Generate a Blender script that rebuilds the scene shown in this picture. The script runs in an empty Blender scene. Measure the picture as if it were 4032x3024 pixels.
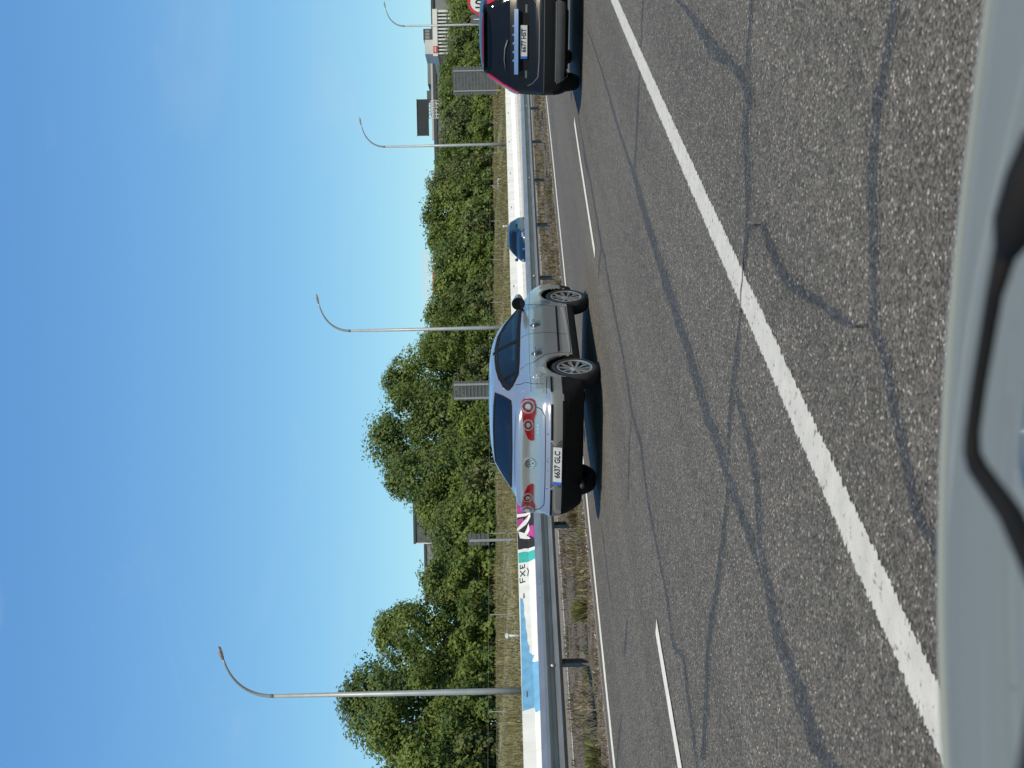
import bpy, bmesh, math, random
import numpy as np
from mathutils import Vector, Matrix
from mathutils.geometry import delaunay_2d_cdt

scene = bpy.context.scene
C = scene.collection
rad = math.radians

# ---------------------------------------------------------------- camera, sky, sun, exposure
YAW, PITCH, ROLL = rad(25.2), rad(0.168), 0.021      # phone aimed left of the driving direction and held on its side
fwd2 = Vector((-math.sin(YAW), math.cos(YAW), 0)); rgt = Vector((math.cos(YAW), math.sin(YAW), 0))
F = (fwd2 * math.cos(PITCH) + Vector((0, 0, -math.sin(PITCH)))).normalized()
UP = rgt.cross(F)
img_r = rgt * math.cos(ROLL) - UP * math.sin(ROLL)
img_u = rgt * math.sin(ROLL) + UP * math.cos(ROLL)
cam = bpy.data.cameras.new('camera'); cam_o = bpy.data.objects.new('camera', cam); C.objects.link(cam_o)
m = Matrix.Identity(4)
for i, v in enumerate((-img_u, img_r, -F)):
    m.col[i][:3] = v
m.col[3][:3] = (0, 0, 1.2)
cam_o.matrix_world = m
cam.sensor_fit = 'HORIZONTAL'; cam.sensor_width = 36; cam.lens = 44.64
cam.clip_start = 0.05; cam.clip_end = 4000
cam.dof.use_dof = True; cam.dof.focus_distance = 19; cam.dof.aperture_fstop = 6.5
scene.camera = cam_o

SUN = Vector((0.58, -0.74, 1.22)).normalized()
sun_el = math.asin(SUN.z); sun_rot = math.atan2(SUN.x, SUN.y)
world = bpy.data.worlds.new('World'); scene.world = world; world.use_nodes = True
nt = world.node_tree; nt.nodes.clear()
wo = nt.nodes.new('ShaderNodeOutputWorld'); bg = nt.nodes.new('ShaderNodeBackground')
sky = nt.nodes.new('ShaderNodeTexSky'); sky.sky_type = 'NISHITA'; sky.sun_disc = False
sky.sun_elevation = sun_el; sky.sun_rotation = sun_rot % (2 * math.pi)
sky.altitude = 650; sky.air_density = 1.0; sky.dust_density = 0.0; sky.ozone_density = 3.0
bg.inputs['Strength'].default_value = 0.115
# thin cirrus streaks high in the sky
tc = nt.nodes.new('ShaderNodeTexCoord'); mp = nt.nodes.new('ShaderNodeMapping')
mp.inputs['Scale'].default_value = (2.2, 7.0, 9.0); mp.inputs['Rotation'].default_value = (0.3, 0.2, 0.7)
nz = nt.nodes.new('ShaderNodeTexNoise'); nz.inputs['Scale'].default_value = 1.6; nz.inputs['Detail'].default_value = 7; nz.inputs['Distortion'].default_value = 0.8
cr = nt.nodes.new('ShaderNodeValToRGB'); cr.color_ramp.elements[0].position = 0.57; cr.color_ramp.elements[1].position = 0.95
cr.color_ramp.elements[1].color = (0.22, 0.22, 0.22, 1)
mx = nt.nodes.new('ShaderNodeMix'); mx.data_type = 'RGBA'
mx.inputs['B'].default_value = (5.2, 5.9, 6.4, 1)
nt.links.new(tc.outputs['Generated'], mp.inputs['Vector']); nt.links.new(mp.outputs['Vector'], nz.inputs['Vector'])
nt.links.new(nz.outputs['Fac'], cr.inputs['Fac']); nt.links.new(cr.outputs['Color'], mx.inputs['Factor'])
sep = nt.nodes.new('ShaderNodeSeparateColor'); com = nt.nodes.new('ShaderNodeCombineColor'); nt.links.new(sky.outputs['Color'], sep.inputs['Color'])
for ch, g_, a_ in (('Red', .84, .556), ('Green', .70, .755), ('Blue', .42, .82)):      # film response of the clear sky
    m1 = nt.nodes.new('ShaderNodeMath'); m1.operation = 'MULTIPLY'; m1.inputs[1].default_value = .115
    m2 = nt.nodes.new('ShaderNodeMath'); m2.operation = 'POWER'; m2.inputs[1].default_value = g_
    m3 = nt.nodes.new('ShaderNodeMath'); m3.operation = 'MULTIPLY'; m3.inputs[1].default_value = a_ * 1.13 / .115
    nt.links.new(sep.outputs[ch], m1.inputs[0]); nt.links.new(m1.outputs[0], m2.inputs[0]); nt.links.new(m2.outputs[0], m3.inputs[0]); nt.links.new(m3.outputs[0], com.inputs[ch])
nt.links.new(com.outputs['Color'], mx.inputs['A']); nt.links.new(mx.outputs['Result'], bg.inputs['Color'])
nt.links.new(bg.outputs['Background'], wo.inputs['Surface'])
sl = bpy.data.lights.new('sun', 'SUN'); sl.energy = 4.8; sl.angle = rad(0.53); sl.color = (1.0, 0.87, 0.66)
so = bpy.data.objects.new('sun', sl); C.objects.link(so); so.rotation_euler = (-SUN).to_track_quat('-Z', 'Y').to_euler()
so.location = (20, -25, 60)
scene.view_settings.view_transform = 'Standard'; scene.view_settings.look = 'None'
scene.view_settings.exposure = 0.0; scene.view_settings.gamma = 1.0

# ---------------------------------------------------------------- helpers
GX, GY = -0.0190, -0.00894                    # crossfall and fall of the carriageway
def rz(x, y): return GX * x + GY * y
CV = 0.0008                                   # the road bends gently to the right
def cx(x0, s): return x0 + CV * s * s
def zopp(s): return -0.0065 * s - 0.05        # level of the opposite carriageway
random.seed(7); RNG = np.random.default_rng(7)

def tag(o, label=None, cat=None, group=None, kind=None):
    if label: o['label'] = label
    if cat: o['category'] = cat
    if group: o['group'] = group
    if kind: o['kind'] = kind
    return o
def empty(name, loc=(0, 0, 0), rotz=0.0):
    o = bpy.data.objects.new(name, None); o.empty_display_size = 0.2; C.objects.link(o)
    o.location = loc; o.rotation_euler = (0, 0, rotz); return o
def mesh_obj(name, verts, faces, mat=None, parent=None, smooth=False, angle=None):
    me = bpy.data.meshes.new(name); me.from_pydata([tuple(v) for v in verts], [], faces); me.update()
    if mat: me.materials.append(mat)
    if smooth:
        me.polygons.foreach_set('use_smooth', [True] * len(me.polygons))
        if angle: me.set_sharp_from_angle(angle=rad(angle))
    o = bpy.data.objects.new(name, me); C.objects.link(o)
    if parent: o.parent = parent
    return o
def np_mesh(name, V, Fq, mat=None, parent=None, smooth=False):
    """V (n,3), Fq (m,k) numpy arrays"""
    me = bpy.data.meshes.new(name); k = Fq.shape[1]
    me.vertices.add(len(V)); me.vertices.foreach_set('co', np.asarray(V, np.float32).ravel())
    me.loops.add(Fq.size); me.loops.foreach_set('vertex_index', np.asarray(Fq, np.int32).ravel())
    me.polygons.add(len(Fq)); me.polygons.foreach_set('loop_start', np.arange(len(Fq), dtype=np.int32) * k)
    if smooth: me.polygons.foreach_set('use_smooth', np.ones(len(Fq), bool))
    me.update(calc_edges=True); me.validate()
    if mat: me.materials.append(mat)
    o = bpy.data.objects.new(name, me); C.objects.link(o)
    if parent: o.parent = parent
    return o
class MB:
    def __init__(s): s.v = []; s.f = []
    def add(s, verts, faces):
        n = len(s.v); s.v += [tuple(v) for v in verts]; s.f += [tuple(i + n for i in f) for f in faces]; return s
    def box(s, c, d, rot=None):
        x, y, z = (k / 2 for k in d)
        P = [Vector((a * x, b * y, e * z)) for a in (-1, 1) for b in (-1, 1) for e in (-1, 1)]
        if rot is not None: P = [rot @ p for p in P]
        P = [p + Vector(c) for p in P]
        return s.add(P, [(0, 1, 3, 2), (4, 6, 7, 5), (0, 4, 5, 1), (2, 3, 7, 6), (0, 2, 6, 4), (1, 5, 7, 3)])
    def bar(s, a, b, w, h=None):
        a, b = Vector(a), Vector(b); d = b - a; q = d.to_track_quat('Z', 'Y').to_matrix()
        return s.box((a + b) / 2, (w, h or w, d.length), q)
    def tube(s, pts, r, n=8, cap=True):
        pts = [Vector(p) for p in pts]; rs = r if isinstance(r, (list, tuple)) else [r] * len(pts)
        base = len(s.v); ref = None
        for i, p in enumerate(pts):
            t = (pts[min(i + 1, len(pts) - 1)] - pts[max(i - 1, 0)]).normalized()
            if ref is None:
                ref = t.cross(Vector((0, 0, 1)) if abs(t.z) < .9 else Vector((1, 0, 0))).normalized()
            u = (ref - t * ref.dot(t)).normalized(); ref = u; w = t.cross(u)
            s.v += [tuple(p + (u * math.cos(2 * math.pi * k / n) + w * math.sin(2 * math.pi * k / n)) * rs[i]) for k in range(n)]
        for i in range(len(pts) - 1):
            for k in range(n):
                a = base + i * n + k; b = base + i * n + (k + 1) % n
                s.f.append((a, b, b + n, a + n))
        if cap:
            s.f.append(tuple(base + k for k in range(n))[::-1]); s.f.append(tuple(base + (len(pts) - 1) * n + k for k in range(n)))
        return s
    def lathe(s, prof, n=32, axis='y', c=(0, 0, 0)):
        """prof list of (radius, offset along axis)"""
        base = len(s.v); c = Vector(c)
        for r, o in prof:
            for k in range(n):
                a = 2 * math.pi * k / n; ca, sa = r * math.cos(a), r * math.sin(a)
                p = {'y': (ca, o, sa), 'x': (o, ca, sa), 'z': (ca, sa, o)}[axis]
                s.v.append(tuple(c + Vector(p)))
        for i in range(len(prof) - 1):
            for k in range(n):
                a = base + i * n + k; b = base + i * n + (k + 1) % n
                s.f.append((a, b, b + n, a + n))
        return s
    def build(s, name, mat, parent=None, smooth=False, angle=None):
        return mesh_obj(name, s.v, s.f, mat, parent, smooth, angle)
def copy_tree(o, parent=None):
    c = o.copy(); C.objects.link(c); c.parent = parent
    for ch in list(o.children): copy_tree(ch, c)
    return c

# ---------------------------------------------------------------- materials
MAT = {}
def M(name, col, rough=0.6, metal=0.0, var=0.12, scale=6.0, bump=0.0, bscale=40.0, coat=0.0, spec=0.5, stretch=(1, 1, 1), emit=0.0):
    mt = bpy.data.materials.new(name); mt.use_nodes = True; n = mt.node_tree; b = n.nodes['Principled BSDF']
    b.inputs['Roughness'].default_value = rough; b.inputs['Metallic'].default_value = metal
    b.inputs['Coat Weight'].default_value = coat; b.inputs['Coat Roughness'].default_value = 0.04
    b.inputs['Specular IOR Level'].default_value = spec
    g = n.nodes.new('ShaderNodeTexCoord'); mp = n.nodes.new('ShaderNodeMapping'); mp.inputs['Scale'].default_value = stretch
    n.links.new(g.outputs['Object'], mp.inputs['Vector'])
    t = n.nodes.new('ShaderNodeTexNoise'); t.inputs['Scale'].default_value = scale; t.inputs['Detail'].default_value = 6
    n.links.new(mp.outputs['Vector'], t.inputs['Vector'])
    r = n.nodes.new('ShaderNodeValToRGB'); r.color_ramp.elements[0].position = 0.3; r.color_ramp.elements[1].position = 0.72
    lo = tuple(max(0, c * (1 - var)) for c in col[:3]); hi = tuple(min(1, c * (1 + var)) for c in col[:3])
    r.color_ramp.elements[0].color = (*lo, 1); r.color_ramp.elements[1].color = (*hi, 1)
    n.links.new(t.outputs['Fac'], r.inputs['Fac']); n.links.new(r.outputs['Color'], b.inputs['Base Color'])
    if bump:
        t2 = n.nodes.new('ShaderNodeTexNoise'); t2.inputs['Scale'].default_value = bscale; t2.inputs['Detail'].default_value = 4
        n.links.new(mp.outputs['Vector'], t2.inputs['Vector'])
        bn = n.nodes.new('ShaderNodeBump'); bn.inputs['Strength'].default_value = bump; bn.inputs['Distance'].default_value = 0.02
        n.links.new(t2.outputs['Fac'], bn.inputs['Height']); n.links.new(bn.outputs['Normal'], b.inputs['Normal'])
    if emit:
        b.inputs['Emission Color'].default_value = (*col[:3], 1); b.inputs['Emission Strength'].default_value = emit
    MAT[name] = mt
    return mt

def asphalt(name, dark, light, fleck=0.95, tint=(1.0, 0.925, 0.76), seam=None):
    mt = bpy.data.materials.new(name); mt.use_nodes = True; n = mt.node_tree; b = n.nodes['Principled BSDF']
    L = n.links.new; N = n.nodes.new
    g = N('ShaderNodeNewGeometry')
    v = N('ShaderNodeTexVoronoi'); v.inputs['Scale'].default_value = 112; v.inputs['Randomness'].default_value = 1
    L(g.outputs['Position'], v.inputs['Vector'])
    sep = N('ShaderNodeSeparateColor'); L(v.outputs['Color'], sep.inputs['Color'])
    r1 = N('ShaderNodeValToRGB'); e = r1.color_ramp.elements
    e[0].position = 0.0; e[0].color = (*(dark * t for t in tint), 1)
    e[1].position = 0.75; e[1].color = (*(light * t for t in tint), 1)
    x = e.new(fleck); x.color = (*(light * 1.5 * t for t in tint), 1)
    x = e.new(min(.995, fleck + 0.025)); x.color = (*(light * 3.5 * t for t in tint), 1)
    L(sep.outputs['Red'], r1.inputs['Fac'])
    # patchy wear, stretched along the driving direction
    mp = N('ShaderNodeMapping'); mp.inputs['Scale'].default_value = (1.1, 0.09, 1); L(g.outputs['Position'], mp.inputs['Vector'])
    n1 = N('ShaderNodeTexNoise'); n1.inputs['Scale'].default_value = 1.3; n1.inputs['Detail'].default_value = 5; L(mp.outputs['Vector'], n1.inputs['Vector'])
    n2 = N('ShaderNodeTexNoise'); n2.inputs['Scale'].default_value = 9; n2.inputs['Detail'].default_value = 6; L(g.outputs['Position'], n2.inputs['Vector'])
    a = N('ShaderNodeMath'); a.operation = 'ADD'; L(n1.outputs['Fac'], a.inputs[0]); L(n2.outputs['Fac'], a.inputs[1])
    r2 = N('ShaderNodeMapRange'); r2.inputs['From Min'].default_value = 0.7; r2.inputs['From Max'].default_value = 1.3
    r2.inputs['To Min'].default_value = 0.78; r2.inputs['To Max'].default_value = 1.22; L(a.outputs[0], r2.inputs['Value'])
    mu = N('ShaderNodeVectorMath'); mu.operation = 'SCALE'; L(r1.outputs['Color'], mu.inputs[0]); L(r2.outputs['Result'], mu.inputs['Scale'])
    out = mu.outputs['Vector']
    if seam:                                  # tar soaked into the stones, ragged towards both edges
        at = N('ShaderNodeAttribute'); at.attribute_name = 'across'
        n3 = N('ShaderNodeTexNoise'); n3.inputs['Scale'].default_value = 16; n3.inputs['Detail'].default_value = 5; L(g.outputs['Position'], n3.inputs['Vector'])
        ad = N('ShaderNodeMath'); ad.operation = 'ADD'; L(at.outputs['Fac'], ad.inputs[0]); L(n3.outputs['Fac'], ad.inputs[1])
        rr = N('ShaderNodeMapRange'); rr.inputs['From Min'].default_value = 0.62; rr.inputs['From Max'].default_value = 0.90; rr.interpolation_type = 'SMOOTHSTEP'; L(ad.outputs[0], rr.inputs['Value'])
        mm = N('ShaderNodeMix'); mm.data_type = 'RGBA'; mm.inputs['A'].default_value = (1, 1, 1, 1); mm.inputs['B'].default_value = (*seam, 1); L(rr.outputs['Result'], mm.inputs['Factor'])
        mv = N('ShaderNodeVectorMath'); mv.operation = 'MULTIPLY'; L(out, mv.inputs[0]); L(mm.outputs['Result'], mv.inputs[1]); out = mv.outputs['Vector']
    L(out, b.inputs['Base Color'])
    b.inputs['Roughness'].default_value = 0.88; b.inputs['Specular IOR Level'].default_value = 0.35
    bp = N('ShaderNodeBump'); bp.inputs['Strength'].default_value = 0.55; bp.inputs['Distance'].default_value = 0.006
    L(v.outputs['Distance'], bp.inputs['Height']); L(bp.outputs['Normal'], b.inputs['Normal'])
    MAT[name] = mt; return mt
asphalt('asphalt', 0.022, 0.122, 0.962)
asphalt('tar', 0.022, 0.122, 0.962, seam=(0.50, 0.57, 0.67))
asphalt('asphalt_opposite', 0.09, 0.17, 0.97)
def worn_paint(name, col, hole, thr):
    mt = M(name, col, rough=0.7, var=0.1, scale=9, bump=0.25, bscale=60)
    n = mt.node_tree; b = n.nodes['Principled BSDF']; L = n.links.new
    g = n.nodes.new('ShaderNodeNewGeometry'); t = n.nodes.new('ShaderNodeTexNoise'); t.inputs['Scale'].default_value = 22; t.inputs['Detail'].default_value = 8; t.inputs['Roughness'].default_value = 0.7
    L(g.outputs['Position'], t.inputs['Vector'])
    r = n.nodes.new('ShaderNodeValToRGB'); r.color_ramp.elements[0].position = thr; r.color_ramp.elements[1].position = thr + 0.03
    L(t.outputs['Fac'], r.inputs['Fac'])
    mx = n.nodes.new('ShaderNodeMix'); mx.data_type = 'RGBA'; mx.inputs['B'].default_value = (*hole, 1)
    src = b.inputs['Base Color'].links[0].from_socket
    L(src, mx.inputs['A']); L(r.outputs['Color'], mx.inputs['Factor']); L(mx.outputs['Result'], b.inputs['Base Color'])
    return mt
worn_paint('road_paint', (0.50, 0.49, 0.43), (0.15, 0.14, 0.12), 0.60)
worn_paint('road_paint_far', (0.64, 0.63, 0.55), (0.3, 0.3, 0.27), 0.70)
M('soil', (0.095, 0.078, 0.055), rough=0.95, var=0.55, scale=3.5, bump=0.9, bscale=9)
M('gravel_edge', (0.16, 0.145, 0.12), rough=0.95, var=0.5, scale=22, bump=0.8, bscale=40)
M('dry_bank', (0.165, 0.155, 0.08), rough=0.95, var=0.45, scale=0.7, bump=0.9, bscale=6)
M('far_ground', (0.17, 0.16, 0.09), rough=0.95, var=0.3, scale=0.05)
M('concrete', (0.36, 0.35, 0.32), rough=0.9, var=0.25, scale=4, bump=0.3, bscale=30)
M('white_wall', (0.76, 0.77, 0.73), rough=0.85, var=0.10, scale=2.2, bump=0.15, bscale=20, stretch=(1, 1, .25))
M('galvanised', (0.40, 0.40, 0.375), rough=0.42, metal=0.75, var=0.14, scale=5, bump=0.08, bscale=30, stretch=(1, .4, 1))
M('post_steel', (0.16, 0.15, 0.14), rough=0.7, metal=0.2, var=0.25, scale=9)
M('lamp_steel', (0.30, 0.33, 0.33), rough=0.5, metal=0.3, var=0.1, scale=3)
M('lamp_head', (0.22, 0.21, 0.19), rough=0.5, var=0.1)
M('lamp_glass', (0.5, 0.5, 0.48), rough=0.2, var=0.02)
M('sign_back', (0.13, 0.14, 0.145), rough=0.55, metal=0.25, var=0.12, scale=3)
M('sign_post', (0.34, 0.36, 0.35), rough=0.5, metal=0.3, var=0.1)
M('sign_white', (0.72, 0.74, 0.72), rough=0.5, var=0.03)
M('sign_red', (0.50, 0.045, 0.05), rough=0.5, var=0.05)
M('black_print', (0.012, 0.012, 0.013), rough=0.5, var=0.05)
M('bark', (0.075, 0.055, 0.04), rough=0.95, var=0.4, scale=9, bump=0.8, bscale=14, stretch=(1, 1, .25))
M('build_dark', (0.075, 0.085, 0.09), rough=0.7, var=0.15, scale=0.5)
M('build_grey', (0.17, 0.18, 0.18), rough=0.8, var=0.15, scale=0.3)
M('build_light', (0.36, 0.38, 0.38), rough=0.8, var=0.1, scale=0.3)
M('build_white', (0.55, 0.56, 0.54), rough=0.7, var=0.06, scale=0.4)
M('build_glass', (0.035, 0.045, 0.05), rough=0.12, var=0.2, scale=0.4, spec=0.8)
M('roof_trim', (0.04, 0.043, 0.048), rough=0.6, var=0.1)
M('terracotta', (0.32, 0.13, 0.07), rough=0.85, var=0.2)
M('board_black', (0.018, 0.022, 0.026), rough=0.6, var=0.15, scale=0.7)
M('frame_white', (0.62, 0.63, 0.62), rough=0.6, var=0.05)
M('spray_blue', (0.16, 0.40, 0.62), rough=0.8, var=0.16, scale=3)
M('spray_magenta', (0.42, 0.045, 0.25), rough=0.75, var=0.08, scale=3)
M('spray_teal', (0.05, 0.44, 0.40), rough=0.75, var=0.1, scale=3)
M('spray_black', (0.018, 0.017, 0.02), rough=0.75, var=0.2, scale=4)
M('spray_white', (0.78, 0.77, 0.74), rough=0.75, var=0.05, scale=4)
M('paint_silver', (0.50, 0.515, 0.51), rough=0.28, metal=0.75, var=0.03, scale=2, coat=0.7)
M('paint_black', (0.006, 0.0062, 0.0066), rough=0.3, metal=0.0, var=0.1, scale=2, coat=0.0, spec=0.35)
M('paint_blue', (0.006, 0.026, 0.055), rough=0.3, metal=0.2, var=0.05, scale=2, coat=0.25, spec=0.4)
M('paint_hood', (0.20, 0.225, 0.205), rough=0.6, metal=0.1, var=0.05, scale=3, coat=0.25)
M('cowl_sky_tint', (0.20, 0.235, 0.27), rough=0.3, metal=0.5, var=0.06, scale=4, coat=0.3)  # blue of the mirrored sky is mixed into the base colour
M('plastic_black', (0.0045, 0.0045, 0.0047), rough=0.8, spec=0.25, var=0.2, scale=12)
M('plastic_grey', (0.10, 0.10, 0.098), rough=0.5, var=0.1, scale=6)
M('rubber', (0.014, 0.014, 0.015), rough=0.85, var=0.25, scale=20)
M('alloy', (0.55, 0.56, 0.57), rough=0.3, metal=0.85, var=0.08, scale=10)
M('alloy_dark', (0.03, 0.03, 0.032), rough=0.6, metal=0.4, var=0.2)
M('chrome', (0.74, 0.76, 0.78), rough=0.12, metal=1.0, var=0.03)
M('satin_chrome', (0.5, 0.55, 0.6), rough=0.25, metal=0.9, var=0.04)
M('lamp_red', (0.20, 0.002, 0.006), rough=0.2, var=0.25, scale=22, coat=0.25)
M('glass_dull', (0.004, 0.005, 0.006), rough=0.25, var=0.2, scale=2, spec=0.15)
M('lamp_bright_red', (0.45, 0.008, 0.02), rough=0.12, var=0.15, scale=18, coat=1.0)
M('lamp_dark_red', (0.10, 0.006, 0.01), rough=0.15, var=0.15, scale=18, coat=1.0)
M('lamp_clear', (0.40, 0.38, 0.39), rough=0.15, metal=0.5, var=0.25, scale=40, coat=1.0)
M('lamp_smoke', (0.10, 0.10, 0.11), rough=0.1, var=0.2, scale=25, coat=1.0)
M('lamp_grey', (0.20, 0.19, 0.2), rough=0.15, var=0.3, scale=30, coat=1.0)
M('plate_white', (0.44, 0.46, 0.46), rough=0.45, var=0.03)
M('plate_blue', (0.02, 0.10, 0.42), rough=0.45, var=0.05)
M('seat_fabric', (0.035, 0.036, 0.04), rough=0.9, var=0.2, scale=30)
M('glass_black', (0.006, 0.007, 0.008), rough=0.04, var=0.2, scale=2, coat=0.0, spec=0.32)
def glass(name, tint, base):
    mt = bpy.data.materials.new(name); mt.use_nodes = True; n = mt.node_tree; n.nodes.clear(); L = n.links.new
    o = n.nodes.new('ShaderNodeOutputMaterial'); t = n.nodes.new('ShaderNodeBsdfTransparent'); g = n.nodes.new('ShaderNodeBsdfGlossy')
    t.inputs['Color'].default_value = (*tint, 1); g.inputs['Roughness'].default_value = 0.03
    lw = n.nodes.new('ShaderNodeFresnel'); lw.inputs['IOR'].default_value = 1.3
    ad = n.nodes.new('ShaderNodeMath'); ad.operation = 'ADD'; ad.inputs[1].default_value = base; L(lw.outputs['Fac'], ad.inputs[0])
    mx = n.nodes.new('ShaderNodeMixShader'); L(ad.outputs[0], mx.inputs['Fac']); L(t.outputs[0], mx.inputs[1]); L(g.outputs[0], mx.inputs[2]); L(mx.outputs[0], o.inputs['Surface'])
    MAT[name] = mt
glass('car_glass', (0.42, 0.50, 0.47), 0.02)
glass('car_glass_dark', (0.16, 0.19, 0.20), 0.02)
def leafmat(name, cols, trans=0.45):
    mt = bpy.data.materials.new(name); mt.use_nodes = True; n = mt.node_tree; b = n.nodes['Principled BSDF']; L = n.links.new; N = n.nodes.new
    a = N('ShaderNodeAttribute'); a.attribute_name = 'tint'
    r = N('ShaderNodeValToRGB'); e = r.color_ramp.elements
    e[0].color = (*cols[0], 1); e[1].color = (*cols[-1], 1)
    for i, c in enumerate(cols[1:-1]): x = e.new((i + 1) / (len(cols) - 1)); x.color = (*c, 1)
    L(a.outputs['Fac'], r.inputs['Fac']); L(r.outputs['Color'], b.inputs['Base Color'])
    b.inputs['Roughness'].default_value = 0.55; b.inputs['Specular IOR Level'].default_value = 0.3
    tr = N('ShaderNodeBsdfTranslucent'); L(r.outputs['Color'], tr.inputs['Color'])
    mx = N('ShaderNodeMixShader'); mx.inputs['Fac'].default_value = trans
    L(b.outputs[0], mx.inputs[1]); L(tr.outputs[0], mx.inputs[2]); L(mx.outputs[0], n.nodes['Material Output'].inputs['Surface'])
    MAT[name] = mt
leafmat('leaf_mid', [(0.065, 0.105, 0.022), (0.14, 0.20, 0.042), (0.24, 0.295, 0.065)])
leafmat('leaf_bright', [(0.075, 0.115, 0.025), (0.15, 0.215, 0.045), (0.24, 0.295, 0.07)])
leafmat('leaf_dark', [(0.06, 0.098, 0.026), (0.12, 0.178, 0.046), (0.195, 0.255, 0.068)])
leafmat('leaf_olive', [(0.07, 0.10, 0.033), (0.135, 0.17, 0.06), (0.21, 0.24, 0.085)])
leafmat('straw', [(0.09, 0.09, 0.038), (0.175, 0.165, 0.075), (0.29, 0.26, 0.13)], 0.2)
leafmat('weed_brown', [(0.055, 0.045, 0.027), (0.145, 0.12, 0.07), (0.33, 0.285, 0.17)], 0.15)
leafmat('weed_green', [(0.08, 0.09, 0.03), (0.16, 0.17, 0.06), (0.27, 0.26, 0.11)], 0.25)
# ---------------------------------------------------------------- the setting: carriageways, median, bank
def nz1(s, k=0.0): return math.sin(s * 1.7 + k) * .5 + math.sin(s * 4.3 + 1.3 * k) * .3 + math.sin(s * 9.1 + 2.1 * k) * .2
def sheet(name, rows, s_list, mat, smooth=False, curve=True):
    """rows: list of (x0(s), z(x, s)) callables across the road"""
    V = []; Fc = []; nr = len(rows)
    for s in s_list:
        for fx, fz in rows:
            x = fx(s) + (CV * s * s if curve else 0); V.append((x, s, fz(x, s)))
    for i in range(len(s_list) - 1):
        for j in range(nr - 1):
            a = i * nr + j; Fc.append((a, a + 1, a + 1 + nr, a + nr))
    o = mesh_obj(name, V, Fc, mat, None, smooth)
    # faces must look up
    if o.data.polygons[0].normal.z < 0: o.data.flip_normals()
    return tag(o, kind='structure')
S_LONG = [-20 + 4 * i for i in range(81)]
K = lambda v: (lambda s: v)
ground = mesh_obj('ground', [(-2500, -2500, -6), (2500, -2500, -6), (2500, 2500, -6), (-2500, 2500, -6)], [(0, 1, 2, 3)], MAT['far_ground'])
tag(ground, kind='structure')
road = sheet('road', [(K(-11.2), rz), (K(-6), rz), (K(0), rz), (K(9), rz)], S_LONG, MAT['asphalt'])
opp = sheet('opposite_road', [(K(-28.4), lambda x, s: zopp(s)), (K(-21.7), lambda x, s: zopp(s))], S_LONG, MAT['asphalt_opposite'])
right_verge = sheet('right_verge', [(K(8.9), lambda x, s: rz(x, s) - .03), (K(10), lambda x, s: rz(x, s) + .03), (K(40), lambda x, s: rz(cx(10, s), s) + .8), (K(420), lambda x, s: 1.0)], S_LONG, MAT['dry_bank'])
S_MED = [-20 + 0.4 * i for i in range(170)] + [48 + 3 * i for i in range(84)]
def med_z(k, amp):
    def f(x, s):
        t = min(1, max(0, (-(x - CV * s * s) - 10.7) / 10.9))
        base = rz(x, s) * (1 - t) + (zopp(s) - .02) * t
        return base + amp * (.6 + .5 * nz1(s * 1.3 + k * 3.1, k) + .35 * math.sin(s * 7.7 + k * 5))
    return f
med_rows = [(K(-22.3), lambda x, s: zopp(s) - .12), (K(-21.55), lambda x, s: zopp(s) + .01 + .015 * nz1(s, 2))]
for j, x0 in enumerate((-20.5, -19, -17.5, -16, -14.8, -13.8, -13.0, -12.4, -11.9, -11.5, -11.2)):
    med_rows.append((K(x0), med_z(j + 1, .06)))
med_rows += [(lambda s: -10.95 + .06 * nz1(s * 1.9, 4), med_z(20, .055)), (lambda s: -10.68 + .10 * nz1(s * 2.3, 1), lambda x, s: rz(x, s) + .012),
             (K(-10.45), lambda x, s: rz(x, s) - .05)]
median = sheet('median', med_rows, S_MED, MAT['soil'], True)
# gravelly dirty strip where the asphalt crumbles into the median
edge = sheet('road_edge_grit', [(lambda s: -10.9, lambda x, s: rz(x, s) + .003), (lambda s: -10.42 + .05 * nz1(s * 3.1, 6), lambda x, s: rz(x, s) + .0035)], [-20 + .5 * i for i in range(160)], MAT['gravel_edge'])
apron = sheet('concrete_apron', [(K(-29.75), lambda x, s: .10), (K(-29.0), lambda x, s: .10 + (zopp(s) - .10) * .55), (K(-28.3), lambda x, s: zopp(s) + .012), (K(-28.1), lambda x, s: zopp(s) - .03)], S_LONG, MAT['concrete'])
def bk(z): return lambda x, s: z + .12 * nz1(s * .13 + z, z) + .05 * nz1(s * .6, z * 3)
bank = sheet('grass_bank', [(K(-420), lambda x, s: 2.4), (K(-62), bk(2.35)), (K(-48), bk(2.25)), (K(-43), bk(2.1)), (K(-40), bk(1.9)), (K(-37), bk(1.6)), (K(-34), bk(1.2)), (K(-31.5), lambda x, s: .9 + .04 * nz1(s, 3)),
                            (K(-30.12), lambda x, s: .86), (K(-30.1), lambda x, s: 0.0)], S_LONG, MAT['dry_bank'], False)
def bank_z(x0):
    return float(np.interp(-x0, [30.1, 31.5, 34, 37, 40, 43, 48, 62, 420], [.86, .9, 1.2, 1.6, 1.9, 2.1, 2.25, 2.35, 2.4]))

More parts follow.
